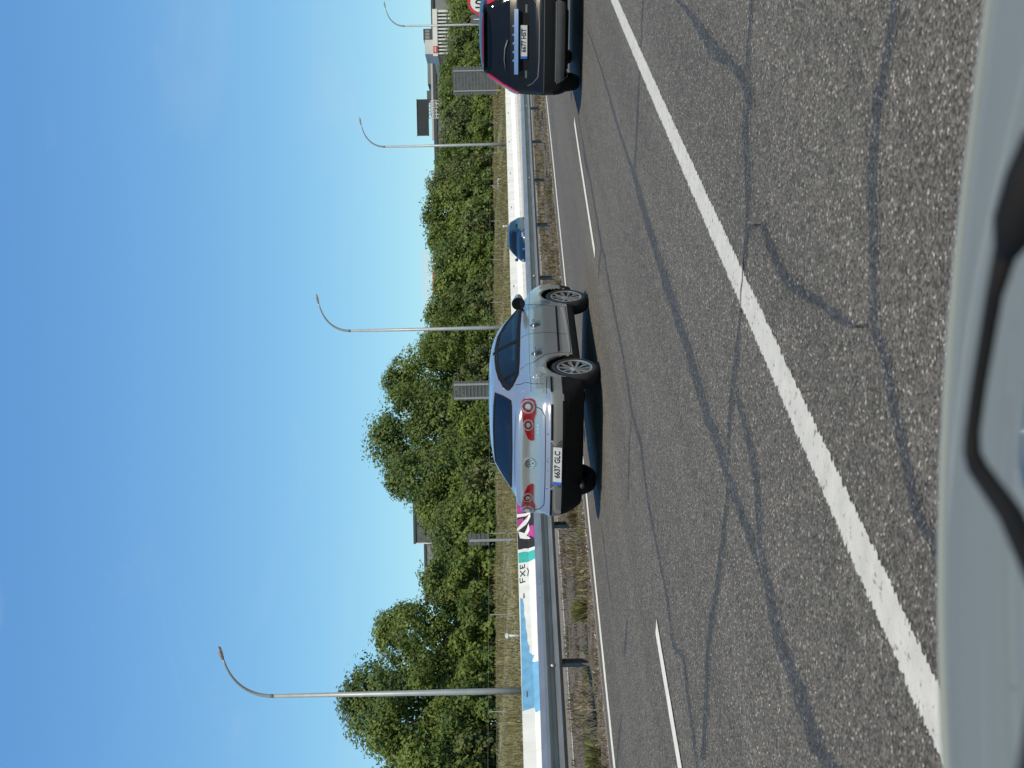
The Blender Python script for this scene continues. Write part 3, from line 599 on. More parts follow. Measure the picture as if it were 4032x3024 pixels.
class Body:
    def __init__(s, p):
        s.p = p
        s.T, s.dT = sinterp(p['top'], p.get('st', .07)); s.R, s.dR = sinterp(p['rear'], .014); s.Fr, s.dF = sinterp(p['front'], .02)
        s.S, s.dS = sinterp(p['side'], .014); s.P, _ = sinterp(p['plan'], .12); s.G, _ = sinterp(p['green'], .1)
        s.CR, _ = sinterp(p['crown'], .1); s.KT, _ = sinterp(p['ktop'], .1)
    def skin(s, x, y, z):
        p = s.p; ay = np.abs(y)
        W = s.S(z) * s.P(x) - s.G(x) * np.clip((z - p['belt']) / .12, 0, 1)
        for wx in p['wheels']:
            r = np.hypot(x - wx, z - p['wz']); W = W + p.get('flare', .005) * np.exp(-((r - p['arch'] - .02) / .05) ** 2)
        side = (ay - W) / np.sqrt(1 + s.dS(z) ** 2)
        top = (z - (s.T(x) - s.CR(x) * ay * ay)) / np.sqrt(1 + s.dT(x) ** 2)
        rear = (s.R(z) + p['rc'] * ay * ay + p.get('rc4', 0) * ay ** 4 - x) / np.sqrt(1 + s.dR(z) ** 2)
        front = (x - (s.Fr(z) - p['fc'] * ay * ay)) / np.sqrt(1 + s.dF(z) ** 2)
        f = smax(side, rear, p['kr']); f = smax(f, front, p['kf']); f = smax(f, top, s.KT(x))
        f = smax(f, p['floor'] - z, .04)
        for wx in p['wheels']:
            r = np.hypot(x - wx, z - p['wz']); f = np.maximum(f, -np.maximum(r - p['arch'], .56 - ay))
        return f
    def full(s, x, y, z):
        f = s.skin(x, y, z); p = s.p
        if 'cuts' in p:
            inner = np.maximum(f + .035, .58 - z)
            f = np.maximum(f, -inner)
            for axis, poly, lim in p['cuts']:
                q = polysd(x if axis == 's' else y, z, poly)
                g = np.maximum(q, lim(x, y)); f = np.where(z > .85, np.maximum(f, -g), f)
        return f
    def mesh(s, d):
        p = s.p; (x0, x1), hw, zt = p['ext'], p['hw'] + .06, p['zt'] + .06
        X = np.arange(x0 - 2 * d, x1 + 2 * d, d); ny = int(hw / d) + 2; Y = (np.arange(-ny, ny) + .5) * d; Z = np.arange(p['floor'] - 2 * d, zt + d, d)
        A, B, Cc = np.meshgrid(X, Y, Z, indexing='ij'); Fv = s.full(A, B, Cc)
        V, Q = surface_nets(Fv); V = V * d + np.array([X[0], Y[0], Z[0]])
        for _ in range(2):
            e = 2e-3; f0 = s.full(*V.T); g = np.stack([(s.full(*(V + e * np.eye(3)[i]).T) - s.full(*(V - e * np.eye(3)[i]).T)) / (2 * e) for i in range(3)], 1)
            g2 = np.maximum((g ** 2).sum(1), .3); st = -(f0 / g2)[:, None] * g
            ln = np.linalg.norm(st, axis=1)[:, None]; st *= np.minimum(1, .4 * d / np.maximum(ln, 1e-9)); V = V + st
        return V, Q
    def project(s, O, D, tmax=4.2):
        O = np.asarray(O, float); D = np.asarray(D, float); D = D / np.linalg.norm(D); n = len(O)
        lo = np.zeros(n); hi = np.full(n, tmax); found = np.zeros(n, bool); prev = 0.0
        for t in np.linspace(0, tmax, 169)[1:]:
            q = O + D * t; ins = s.skin(*q.T) < 0
            new = ins & ~found; lo[new] = prev; hi[new] = t; found |= ins; prev = t
        for _ in range(22):
            mid = (lo + hi) / 2; ins = s.skin(*(O + D * mid[:, None]).T) < 0
            hi = np.where(ins, mid, hi); lo = np.where(ins, lo, mid)
        P = O + D * hi[:, None]; e = 4e-3
        g = np.stack([s.skin(*(P + e * np.eye(3)[i]).T) - s.skin(*(P - e * np.eye(3)[i]).T) for i in range(3)], 1)
        g /= np.maximum(np.linalg.norm(g, axis=1), 1e-9)[:, None]
        return P, g
def surface_nets(Fv):
    nx, ny, nz_ = Fv.shape; sgn = Fv < 0; acc = np.zeros((nx, ny, nz_, 3)); cnt = np.zeros((nx, ny, nz_)); quads = []
    for ax in range(3):
        sl0 = [slice(None)] * 3; sl1 = [slice(None)] * 3; sl0[ax] = slice(0, -1); sl1[ax] = slice(1, None)
        a, b = Fv[tuple(sl0)], Fv[tuple(sl1)]; cr_ = sgn[tuple(sl0)] != sgn[tuple(sl1)]
        I = np.argwhere(cr_); I = I[(I[:, (ax + 1) % 3] > 0) & (I[:, (ax + 2) % 3] > 0)]
        fa = Fv[I[:, 0], I[:, 1], I[:, 2]]; J = I.copy(); J[:, ax] += 1; fb = Fv[J[:, 0], J[:, 1], J[:, 2]]
        P = I.astype(float); P[:, ax] += fa / (fa - fb)
        u, w = (ax + 1) % 3, (ax + 2) % 3; cells = []
        for du, dw in ((-1, -1), (0, -1), (0, 0), (-1, 0)):
            Cc = I.copy(); Cc[:, u] += du; Cc[:, w] += dw; cells.append(Cc)
            np.add.at(acc, (Cc[:, 0], Cc[:, 1], Cc[:, 2]), P); np.add.at(cnt, (Cc[:, 0], Cc[:, 1], Cc[:, 2]), 1)
        q = np.stack([(c[:, 0] * ny + c[:, 1]) * nz_ + c[:, 2] for c in cells], 1)
        q = np.where((fa < 0)[:, None], q, q[:, ::-1]); quads.append(q)
    Q = np.concatenate(quads); ids = np.unique(Q); lut = np.full(nx * ny * nz_, -1); lut[ids] = np.arange(len(ids))
    V = acc.reshape(-1, 3)[ids] / cnt.reshape(-1)[ids][:, None]
    return V, lut[Q]
RIGHT = ((0, -2.2, 0), (1, 0, 0), (0, 0, 1), (0, 1, 0)); LEFT = ((0, 2.2, 0), (1, 0, 0), (0, 0, 1), (0, -1, 0))
REAR = ((-3, 0, 0), (0, 1, 0), (0, 0, 1), (1, 0, 0)); FRONT = ((5.5, 0, 0), (0, 1, 0), (0, 0, 1), (-1, 0, 0))
def diag(cx_, cy_, dx, dy):
    D = np.array([dx, dy, 0.]); D /= np.linalg.norm(D); A = np.array([-D[1], D[0], 0.])
    return (tuple(np.array([cx_, cy_, 0.]) - 2 * D), tuple(A), (0, 0, 1), tuple(D))
def fr_pts(fr, ab):
    O, A, B, D = (np.array(v, float) for v in fr); ab = np.asarray(ab, float)
    return O + ab[:, :1] * A + ab[:, 1:] * B, D
def panel(body, name, poly, fr, off, mat, parent, grid=.06, thick=.012, rnd=0):
    pv = [Vector(p) for p in poly]; n = len(pv); dens = []
    for i in range(n):
        a, b = pv[i], pv[(i + 1) % n]; L = max(1, int((b - a).length / grid)); dens += [a.lerp(b, k / L) for k in range(L)]
    xs = [p.x for p in dens]; ys = [p.y for p in dens]
    ins = []
    gx = np.arange(min(xs) + grid * .4, max(xs), grid); gy = np.arange(min(ys) + grid * .4, max(ys), grid)
    if len(gx) and len(gy):
        A, B = np.meshgrid(gx, gy); sd = polysd(A.ravel(), B.ravel(), [(p.x, p.y) for p in dens])
        ins = [Vector((a, b)) for a, b, q in zip(A.ravel(), B.ravel(), sd) if q < -grid * .35]
    r = delaunay_2d_cdt(dens + ins, [], [list(range(len(dens)))], 1, 1e-6)
    ab = np.array([[v.x, v.y] for v in r[0]]); O, D = fr_pts(fr, ab); P, g = body.project(O, D)
    outer = P + g * off; Fc = [tuple(f) for f in r[2]]
    # turn faces outwards
    out = []
    for f in Fc:
        a, b, c = outer[f[0]], outer[f[1]], outer[f[2]]
        out.append(f if np.dot(np.cross(b - a, c - a), -D) > 0 else f[::-1])
    # rim: boundary edges pushed back below the paint
    ec = {}
    for f in out:
        for i in range(len(f)): ec[(f[i], f[(i + 1) % len(f)])] = 1
    V = [tuple(v) for v in outer]; lut = {}
    def low(i):
        if i not in lut: lut[i] = len(V); V.append(tuple(outer[i] - g[i] * thick))
        return lut[i]
    rim = [(b, a, low(a), low(b)) for (a, b) in list(ec) if (b, a) not in ec]
    return mesh_obj(name, V, out + rim, mat, parent, True, 40)
def ribbon(body, name, line, w, fr, off, mat, parent, closed=False, step=.04):
    pts = [Vector(p) for p in line]; 
    if closed: pts = pts + [pts[0]]
    dens = []
    for a, b in zip(pts[:-1], pts[1:]):
        L = max(1, int((b - a).length / step)); dens += [a.lerp(b, k / L) for k in range(L)]
    if not closed: dens.append(pts[-1])
    n = len(dens); ab = []
    for i in range(n):
        a = dens[(i - 1) % n if closed else max(i - 1, 0)]; b = dens[(i + 1) % n if closed else min(i + 1, n - 1)]
        d = (b - a).normalized(); k = Vector((-d.y, d.x)) * w / 2; ab += [dens[i] + k, dens[i] - k]
    O, D = fr_pts(fr, np.array([[v.x, v.y] for v in ab])); P, g = body.project(O, D); V = P + g * off
    Fc = []
    for i in range(n if closed else n - 1):
        j = (i + 1) % n; f = (2 * i, 2 * i + 1, 2 * j + 1, 2 * j)
        a, b, c = V[f[0]], V[f[1]], V[f[2]]; Fc.append(f if np.dot(np.cross(b - a, c - a), -D) > 0 else f[::-1])
    m_ = len(V); V2 = np.concatenate([V, P - g * .004])       # skirts so the strip has depth
    for i in range(n if closed else n - 1):
        j = (i + 1) % n; Fc += [(2 * i, 2 * j, 2 * j + m_, 2 * i + m_), (2 * i + 1, 2 * i + 1 + m_, 2 * j + 1 + m_, 2 * j + 1)]
    return mesh_obj(name, V2, Fc, mat, parent, False)
def circle(cx_, cy_, r, n=24): return [(cx_ + r * math.cos(2 * math.pi * k / n), cy_ + r * math.sin(2 * math.pi * k / n)) for k in range(n)]
def mir(poly): return [(-a, b) for a, b in poly][::-1]
def split_body(name_mat, V, Q, sel, parent):
    """one object per look; sel = integer per face"""
    for k, (nm, mt) in enumerate(name_mat):
        q = Q[sel == k]
        if not len(q): continue
        ids, inv = np.unique(q, return_inverse=True)
        o = np_mesh(nm, V[ids], inv.reshape(q.shape), MAT[mt], parent, True); o.data.set_sharp_from_angle(angle=rad(38))
def wheel(parent, x, ysign, yc, zc_, R, rim_r, w, spokes, mats=('rubber', 'alloy')):
    """wheel part (the tyre) with rim, spokes and disc below it"""
    hw = w / 2; o_ = ysign
    t = MB().lathe([(rim_r - .012, -hw * .7), (rim_r + .01, -hw * .92), ((R + rim_r) / 2, -hw * 1.02), (R - .03, -hw * .93), (R - .008, -hw * .75), (R, -hw * .4), (R, hw * .4), (R - .008, hw * .75),
                    (R - .03, hw * .93), ((R + rim_r) / 2, hw * 1.02), (rim_r + .01, hw * .92), (rim_r - .012, hw * .7), (rim_r - .012, -hw * .7)], 40, 'y', (x, yc, zc_)).build('wheel', MAT[mats[0]], parent, True, 40)
    b = MB().lathe([(rim_r + .012, o_ * hw * .93), (rim_r + .004, o_ * hw * .97), (rim_r - .014, o_ * hw * .90)], 40, 'y', (x, yc, zc_))
    b.build('rim', MAT[mats[1]], t, True, 40)
    MB().lathe([(rim_r - .014, o_ * hw * .90), (rim_r - .03, o_ * hw * .4), (rim_r - .05, -o_ * hw * .5)], 40, 'y', (x, yc, zc_)).build('barrel', MAT['alloy_dark'], t, True, 40)
    MB().lathe([(0, o_ * hw * .05), (rim_r - .02, o_ * hw * .05), (rim_r - .02, -o_ * .02)], 28, 'y', (x, yc, zc_)).build('brake_disc', MAT['alloy_dark'], t)
    MB().lathe([(0, o_ * hw * .80), (.035, o_ * hw * .80), (.062, o_ * hw * .70), (.07, o_ * hw * .3)], 20, 'y', (x, yc, zc_)).build('hub_cap', MAT[mats[1]], t, True, 40)
    for k in range(spokes):
        for e in (-1, 1):
            a = 2 * math.pi * k / spokes; a0 = a + e * .30; a1 = a + e * .29
            V = []
            for rr, an, wd, dp in ((.045, a0 * 1.0, .013, .68), (rim_r * .55, a + e * .30, .0155, .78), (rim_r - .012, a1, .023, .86)):
                c, s_ = math.cos(an), math.sin(an); tx, tz = -s_, c
                for q, dd in ((-1, 0), (1, 0), (.7, .045), (-.7, .045)):
                    V.append((x + rr * c + q * wd * tx, yc + o_ * (hw * dp - dd), zc_ + rr * s_ + q * wd * tz))
            Fc = [(i * 4 + j, i * 4 + (j + 1) % 4, i * 4 + 4 + (j + 1) % 4, i * 4 + 4 + j) for i in range(2) for j in range(4)] + [(0, 1, 2, 3), (8, 9, 10, 11)]
            so_ = mesh_obj('spoke', V, Fc, MAT[mats[1]], t)
            bm = bmesh.new(); bm.from_mesh(so_.data); bmesh.ops.recalc_face_normals(bm, faces=bm.faces); bm.to_mesh(so_.data); bm.free()
    return t
def place_on_road(o, x, y, heading, zf=rz):
    """car local x forward, y left, z up; heading measured from +Y, positive to the right"""
    n = Vector((-GX, -GY, 1)).normalized() if zf is rz else Vector((0, .0065, 1)).normalized()
    f = Vector((math.sin(heading), math.cos(heading), 0)); f = (f - n * f.dot(n)).normalized(); l = n.cross(f)
    mm = Matrix.Identity(4)
    for i, v in enumerate((f, l, n)): mm.col[i][:3] = v
    mm.col[3][:3] = (x, y, zf(x, y) + .009 if zf is rz else zf(y) + .001); o.matrix_world = mm
def plate(parent, body, text, cy, cz, xr, tilt, eu=True):
    pl = MB().box((0, 0, 0), (.012, .52, .11)).build('number_plate', MAT['plate_white'], parent)
    pl.matrix_local = Matrix.Translation((xr, cy, cz)) @ Matrix.Rotation(tilt, 4, 'Y')
    base = Matrix(((0, 0, -1, 0), (-1, 0, 0, 0), (0, 1, 0, 0), (0, 0, 0, 1)))
    text_mesh('plate_text', text, .098, MAT['black_print'], pl, Matrix.Translation((-.0085, -.025, -.002)) @ base, .0022, .92)
    MB().box((-.0075, .24, 0), (.003, .04, .108)).build('plate_band', MAT['plate_blue'], pl)
    return pl

# ---------------------------------------------------------------- silver sedan
DLO = [(2.52, 1.00), (1.6, 1.018), (.3, 1.04), (-.06, 1.055), (-.31, 1.135), (-.345, 1.165), (-.31, 1.20), (-.15, 1.262), (.12, 1.322), (.45, 1.36), (.8, 1.378), (1.2, 1.380), (1.6, 1.345), (1.95, 1.25), (2.3, 1.11)]
RWIN = [(-.625, 1.15), (0, 1.14), (.625, 1.15), (.575, 1.26), (.505, 1.362), (.30, 1.382), (0, 1.39), (-.30, 1.382), (-.505, 1.362), (-.575, 1.26)]
WSC = [(-.68, 1.08), (.68, 1.08), (.61, 1.22), (.52, 1.34), (-.52, 1.34), (-.61, 1.22)]
def shrink(poly, k):
    c = Vector((sum(p[0] for p in poly) / len(poly), sum(p[1] for p in poly) / len(poly))); out = []
    n = len(poly)
    for i in range(n):
        a, b, d = (Vector(poly[j % n]) for j in (i - 1, i, i + 1)); e = ((b - a).normalized() + (d - b).normalized()).normalized(); nr = Vector((-e.y, e.x))
        if nr.dot(c - b) < 0: nr = -nr
        out.append(tuple(b + nr * k))
    return out
sedan_p = dict(
    top=[(-1.3, 1.075), (-1.05, 1.085), (-.95, 1.10), (-.74, 1.115), (-.58, 1.15), (.06, 1.402), (.5, 1.450), (1.15, 1.472), (1.65, 1.447), (2.0, 1.375), (2.72, 1.035), (3.2, .95), (3.5, .83), (3.7, .66)],
    rear=[(.1, -.62), (.22, -.78), (.32, -.92), (.42, -1.02), (.50, -1.07), (.60, -1.105), (.67, -1.112), (.705, -1.085), (.735, -1.045), (.80, -1.03), (.93, -1.025), (1.02, -1.04), (1.065, -1.06), (1.10, -1.05), (1.3, -.9)],
    front=[(.1, 3.5), (.3, 3.62), (.55, 3.655), (.75, 3.6), (.9, 3.4), (1.1, 3.0)],
    side=[(.1, .83), (.22, .872), (.35, .892), (.55, .908), (.70, .910), (.84, .900), (.93, .882), (.985, .855), (1.02, .828), (1.12, .782), (1.25, .716), (1.38, .640), (1.44, .58), (1.52, .48)],
    plan=[(-1.3, .91), (-1.0, .945), (-.6, .975), (0, .995), (1, 1), (2.2, 1.0), (2.9, .985), (3.3, .94), (3.7, .84)],
    green=[(-1.2, .07), (-.6, .05), (-.2, .03), (.4, .005), (1.5, 0), (2.3, .02), (2.9, .06)],
    crown=[(-1.2, .05), (-.6, .04), (.2, .06), (1.2, .08), (2.0, .09), (2.8, .10), (3.6, .12)],
    ktop=[(-1.2, .10), (-.6, .11), (0, .10), (1, .09), (2, .10), (2.8, .14), (3.6, .2)],
    belt=.98, wheels=(0, 2.709), wz=.325, arch=.372, rc=.10, rc4=.16, fc=.22, kr=.16, kf=.2, floor=.235, ext=(-1.16, 3.72), hw=.93, zt=1.5, st=.05,
    cuts=[('s', shrink(DLO, .02), lambda x, y: .30 - np.abs(y)), ('r', shrink(RWIN, .03), lambda x, y: x - .4), ('r', shrink(WSC, .03), lambda x, y: 1.75 - x)])
sd = Body(sedan_p); car = empty('silver_sedan')
tag(car, 'silver four-door sedan with round-lensed tail lights seen from behind in the far lane', 'car')
V, Q = sd.mesh(.023); c = V[Q].mean(1)
nrm = np.cross(V[Q[:, 1]] - V[Q[:, 0]], V[Q[:, 2]] - V[Q[:, 0]]); nrm /= np.maximum(np.linalg.norm(nrm, axis=1), 1e-12)[:, None]
fs_ = sd.skin(*c.T)
sel = np.zeros(len(Q), int)
low = (c[:, 2] < .335) | ((c[:, 2] < .505) & (c[:, 0] < -.36)) | ((c[:, 2] < .40) & (c[:, 0] > 3.1))
sel[low] = 1
arch_in = np.zeros(len(Q), bool)
for wx in (0, 2.709):
    r = np.hypot(c[:, 0] - wx, c[:, 2] - .325); arch_in |= (r < .385) & (np.abs(c[:, 1]) < .885) & (np.abs(nrm[:, 1]) < .7)
    arch_in |= (r < .37) & (np.abs(c[:, 1]) < .6)
sel[arch_in | ((nrm[:, 2] < -.8) & (c[:, 2] < .3))] = 2
sel[fs_ < -.022] = 3
split_body([('body', 'paint_silver'), ('lower_bumper', 'plastic_black'), ('wheel_liner', 'plastic_black'), ('cabin_lining', 'seat_fabric')], V, Q, sel, car)
for fr in (RIGHT, LEFT):
    def xs(poly): return poly
    fwin = [(2.34, 1.045), (1.15, 1.05), (1.10, 1.357), (1.25, 1.36), (1.6, 1.325), (1.93, 1.235), (2.22, 1.10)]
    bwin = [(1.0, 1.052), (.12, 1.07), (.08, 1.07), (.04, 1.285), (.15, 1.31), (.45, 1.34), (.8, 1.357), (1.03, 1.358)]
    qwin = [(.0, 1.075), (-.06, 1.078), (-.29, 1.15), (-.315, 1.168), (-.29, 1.19), (-.14, 1.242), (-.04, 1.265)]
    for w_ in (fwin, bwin, qwin): panel(sd, 'side_window', w_, fr, .002, MAT['car_glass'], car, .07, .004)
    ribbon(sd, 'window_trim', shrink(DLO, .024), .05, fr, .004, MAT['plastic_black'], car, True)
    ribbon(sd, 'door_pillar', [(1.075, 1.03), (1.065, 1.40)], .10, fr, .0055, MAT['plastic_black'], car)
    ribbon(sd, 'door_pillar', [(.045, 1.05), (.0, 1.285)], .05, fr, .0055, MAT['plastic_black'], car)
    for ln in ([(1.12, 1.02), (1.13, .6), (1.10, .36)], [(.06, 1.035), (.10, .86), (.34, .70), (.42, .52), (.44, .36), (1.1, .345), (2.2, .36)], [(2.36, 1.0), (2.28, .85), (2.20, .6), (2.2, .36)],
               [(-.30, 1.10), (-.55, .88), (-.58, .74)], [(-.36, .70), (-.6, .71), (-.82, .715)]):
        ribbon(sd, 'panel_gap', ln, .008, fr, .0016, MAT['plastic_black'], car)
    ribbon(sd, 'crease', [(-.75, .905), (0, .915), (1.2, .905), (2.4, .885), (2.9, .87)], .006, fr, .0014, MAT['plastic_grey'], car)
    ribbon(sd, 'side_moulding', [(.46, .515), (2.16, .495)], .028, fr, .012, MAT['plastic_black'], car)
    ribbon(sd, 'bumper_strip', [(-.38, .645), (-.80, .648)], .028, fr, .006, MAT['plastic_black'], car)
    ys_ = -1 if fr is RIGHT else 1
    for hx in (.32, 1.36):
        h0 = panel(sd, 'door_handle', circle(hx + .08, .815, .075, 16), fr, .003, MAT['plastic_grey'], car, .03)
        P, g = sd.project(*fr_pts(fr, [(hx, .835), (hx + .19, .835)]))
        MB().tube([P[0] + g[0] * -.005, P[0] + g[0] * .035, P[1] + g[1] * .035, P[1] + g[1] * -.005], .016, 8).build('grip', MAT['chrome'], h0, True)
    panel(sd, 'fuel_flap' if fr is RIGHT else 'blank_panel', circle(-.28, .83, .085, 20), fr, .0025, MAT['paint_silver'], car, .04) if fr is RIGHT else None
    # door mirror
    mb = MB(); mc = Vector((2.12, ys_ * 1.00, 1.045)); prof = [(-.09, .02, .02), (-.085, .105, .068), (-.02, .115, .078), (.05, .10, .066), (.10, .05, .03), (.115, .01, .01)]
    for a, wy, wz in prof:
        mb.v += [tuple(mc + Vector((a, wy * math.cos(2 * math.pi * k / 16), wz * math.sin(2 * math.pi * k / 16)))) for k in range(16)]
    mb.f += [(i * 16 + k, i * 16 + (k + 1) % 16, i * 16 + 16 + (k + 1) % 16, i * 16 + 16 + k) for i in range(len(prof) - 1) for k in range(16)]
    mo = mb.build('door_mirror', MAT['paint_silver'], car, True, 50)
    MB().lathe([(0, -.0945), (.092, -.0945), (.098, -.088)], 18, 'x', mc).build('mirror_glass', MAT['glass_black'], mo).scale = (1, 1, 1)
    MB().bar(mc + Vector((.02, -ys_ * .06, -.05)), Vector((2.16, ys_ * .83, .985)), .05, .035).build('mirror_foot', MAT['plastic_black'], mo)
for wx in (0, 2.709):
    for ys_ in (-1, 1): wheel(car, wx, ys_, ys_ * .775, .325, .325, .222, .21, 5)
panel(sd, 'rear_window', RWIN, REAR, .002, MAT['car_glass_dark'], car, .07, .004)
ribbon(sd, 'window_seal', shrink(RWIN, .006), .02, REAR, .004, MAT['plastic_black'], car, True)
panel(sd, 'windscreen', WSC, FRONT, .002, MAT['car_glass'], car, .08, .004)
TL = [(-.345, .868), (-.355, .90), (-.335, .945), (-.25, .985), (-.14, 1.01), (0, 1.022), (.10, 1.022), (.145, .998), (.15, .90), (.125, .86), (.06, .842), (-.03, .846), (-.10, .87)]
for ys_ in (-1, 1):
    fr = diag(-.85, ys_ * .62, .83, -ys_ * .56)
    tl = TL if ys_ == -1 else mir(TL)
    # a grows towards the car's left: mirror so the inner end stays inboard
    tl = mir(tl)
    lamp = panel(sd, 'tail_light', tl, fr, .010, MAT['lamp_red'], car, .04, .02)
    for (cx0, r0, m0) in ((.045, .090, 'lamp_grey'), (-.17, .072, 'lamp_grey')):
        cc = -cx0 if ys_ == -1 else cx0
        panel(sd, 'lens_ring', circle(cc, .932 if r0 > .09 else .945, r0 * .93), fr, .014, MAT[m0], lamp, .03, .008)
        zc0 = .932 if r0 > .09 else .945
        panel(sd, 'lens', circle(cc, zc0, r0 * .70), fr, .018, MAT['lamp_smoke' if r0 > .09 else 'lamp_dark_red'], lamp, .03, .008)
        panel(sd, 'bulb', circle(cc, zc0, r0 * .38), fr, .022, MAT['lamp_clear'], lamp, .03, .008)
for ln, w_ in (([(-.735, .86), (-.70, .78), (-.62, .735), (-.3, .728), (.3, .728), (.62, .735), (.70, .78), (.735, .86)], .009), ([(-.72, 1.03), (-.735, .99)], .007), ([(.72, 1.03), (.735, .99)], .007)):
    ribbon(sd, 'panel_gap', ln, w_, REAR, .0016, MAT['plastic_black'], car)
for a, b in ((-.78, -.345), (.345, .78)):
    ribbon(sd, 'bumper_strip', [(a, .648), (b, .648)], .028, REAR, .006, MAT['plastic_black'], car)
ribbon(sd, 'bumper_edge', [(-.80, .502), (.80, .502)], .03, REAR, .004, MAT['plastic_black'], car)
for fr in (RIGHT, LEFT): ribbon(sd, 'bumper_edge', [(-.375, .502), (-.82, .502)], .03, fr, .004, MAT['plastic_black'], car)
panel(sd, 'plate_recess', [(-.335, .515), (.335, .515), (.325, .665), (-.325, .665)], REAR, .004, MAT['plastic_grey'], car, .08)
plate(car, sd, '6637 GLC', 0, .578, -1.122, rad(12))
for yy in (-.42, -.05, .34): panel(sd, 'parking_sensor', circle(yy, .70, .012, 10), REAR, .004, MAT['chrome'], car, .02)
em = panel(sd, 'badge', circle(0, .925, .066, 28), REAR, .012, MAT['plastic_grey'], car, .03)
ribbon(sd, 'badge_ring', circle(0, .925, .062, 28), .012, REAR, .018, MAT['chrome'], em, True)
for ln in ([(.022, .978), (0, .933), (-.022, .978)], [(.046, .958), (.022, .878), (0, .918), (-.022, .878), (-.046, .958)]):
    ribbon(sd, 'chrome_mark', ln, .011, REAR, .018, MAT['chrome'], em, False, .01)  # letter strokes inside the badge ring
for kx in range(3): ribbon(sd, 'model_letter', [(-.40 - kx * .045, .82), (-.43 - kx * .045, .82)], .022, REAR, .005, MAT['chrome'], car)
sb = empty; 
for sy in (-.36, .36):
    for sx, zz, nm in ((.15, .98, 'rear_seat'), (1.25, 1.0, 'front_seat')):
        st = MB().box((sx, sy, .72), (.16, .52 if sx > 1 else .6, .56), Matrix.Rotation(rad(-14), 3, 'Y')).build(nm, MAT['seat_fabric'], car)
        hr = MB().tube([(sx - .12, sy - .10, 1.11), (sx - .12, sy + .10, 1.11)], .075, 10).build('headrest', MAT['seat_fabric'], st, True)
MB().box((2.2, 0, .88), (.5, 1.4, .2)).build('dashboard', MAT['seat_fabric'], car)
MB().tube([(-.85, .35, .26), (-1.02, .35, .25)], .03, 10).build('exhaust_pipe', MAT['alloy_dark'], car, True)
place_on_road(car, -7.725, 15.01, -.0257)

# ---------------------------------------------------------------- dark SUV
suv_p = dict(
    top=[(-1.2, 1.60), (-.75, 1.615), (-.3, 1.655), (.5, 1.685), (1.2, 1.66), (1.7, 1.58), (2.5, 1.15), (3.2, 1.04), (3.5, .9), (3.7, .75)],
    rear=[(.1, -.72), (.24, -.84), (.34, -.945), (.50, -.975), (.64, -.98), (.70, -.965), (.75, -.93), (.92, -.905), (1.05, -.90), (1.12, -.86), (1.25, -.80), (1.50, -.67), (1.54, -.68), (1.565, -.80), (1.63, -.80), (1.7, -.7)],
    front=[(.1, 3.4), (.4, 3.57), (.8, 3.52), (1.0, 3.3), (1.2, 3.0)],
    side=[(.1, .82), (.25, .875), (.4, .90), (.62, .91), (.85, .905), (1.0, .893), (1.12, .87), (1.2, .83), (1.35, .745), (1.5, .655), (1.6, .59), (1.68, .5)],
    plan=[(-1.2, .93), (-.8, .965), (-.3, .995), (1, 1), (2.4, 1), (3.1, .96), (3.6, .86)],
    green=[(-1.2, .03), (0, 0), (1.5, 0), (2.4, .02), (3, .05)], crown=[(-1, .10), (1, .10), (3, .1)], ktop=[(-1, .10), (1, .10), (3, .15)],
    belt=1.1, wheels=(0, 2.62), wz=.345, arch=.40, rc=.10, rc4=.10, fc=.2, kr=.16, kf=.2, floor=.25, ext=(-1.02, 3.6), hw=.93, zt=1.7, st=.06)
sv = Body(suv_p); suv = empty('dark_suv'); tag(suv, 'glossy black SUV with tall red lights beside its rear window in the middle lane', 'car')
V, Q = sv.mesh(.026); c = V[Q].mean(1); nrm = np.cross(V[Q[:, 1]] - V[Q[:, 0]], V[Q[:, 2]] - V[Q[:, 0]]); nrm /= np.maximum(np.linalg.norm(nrm, axis=1), 1e-12)[:, None]
sel = np.zeros(len(Q), int); sel[(c[:, 2] < .46)] = 1
for wx in (0, 2.62):
    r = np.hypot(c[:, 0] - wx, c[:, 2] - .345); sel[((r < .415) & (np.abs(nrm[:, 1]) < .7)) | ((r < .47) & (c[:, 2] < .8))] = 1
split_body([('body', 'paint_black'), ('lower_cladding', 'plastic_black')], V, Q, sel, suv)
sbk = [(-.69, 1.165), (.69, 1.165), (.62, 1.32), (.53, 1.525), (-.53, 1.525), (-.62, 1.32)]
panel(sv, 'rear_window', sbk, REAR, .004, MAT['glass_black'], suv, .07)
ribbon(sv, 'chrome_bar', [(-.50, 1.05), (.50, 1.05)], .042, REAR, .055, MAT['satin_chrome'], suv)
for kx in range(5): panel(sv, 'chrome_mark', circle(.30 - kx * .135, 1.105, .018, 8), REAR, .008, MAT['chrome'], suv, .02)  # row of small chrome dots above the bar
for a, b in ((.45, .57), (-.57, -.45)): ribbon(sv, 'model_letter', [(a, .905 - (.0 if a > 0 else 0)), (b, .905)], .03, REAR, .006, MAT['plastic_grey'], suv)
plate(suv, sv, '6677 HST', 0, .945, -.917, rad(3))
panel(sv, 'plate_recess', [(-.42, .86), (.42, .86), (.47, 1.02), (-.47, 1.02)], REAR, .002, MAT['plastic_black'], suv, .08)
for pts, w_, mt in (([(-.66, .80), (-.55, .715), (-.3, .70), (.3, .70), (.55, .715), (.66, .80), (.70, .88)], .012, 'plastic_grey'), ([(-.8, .62), (.8, .62)], .008, 'plastic_grey')):
    ribbon(sv, 'panel_gap', pts, w_, REAR, .003, MAT[mt], suv)
panel(sv, 'skid_plate', [(-.60, .30), (.60, .30), (.66, .42), (-.66, .42)], REAR, .012, MAT['plastic_grey'], suv, .06)
ribbon(sv, 'skid_trim', [(-.62, .435), (.62, .435)], .016, REAR, .014, MAT['satin_chrome'], suv)
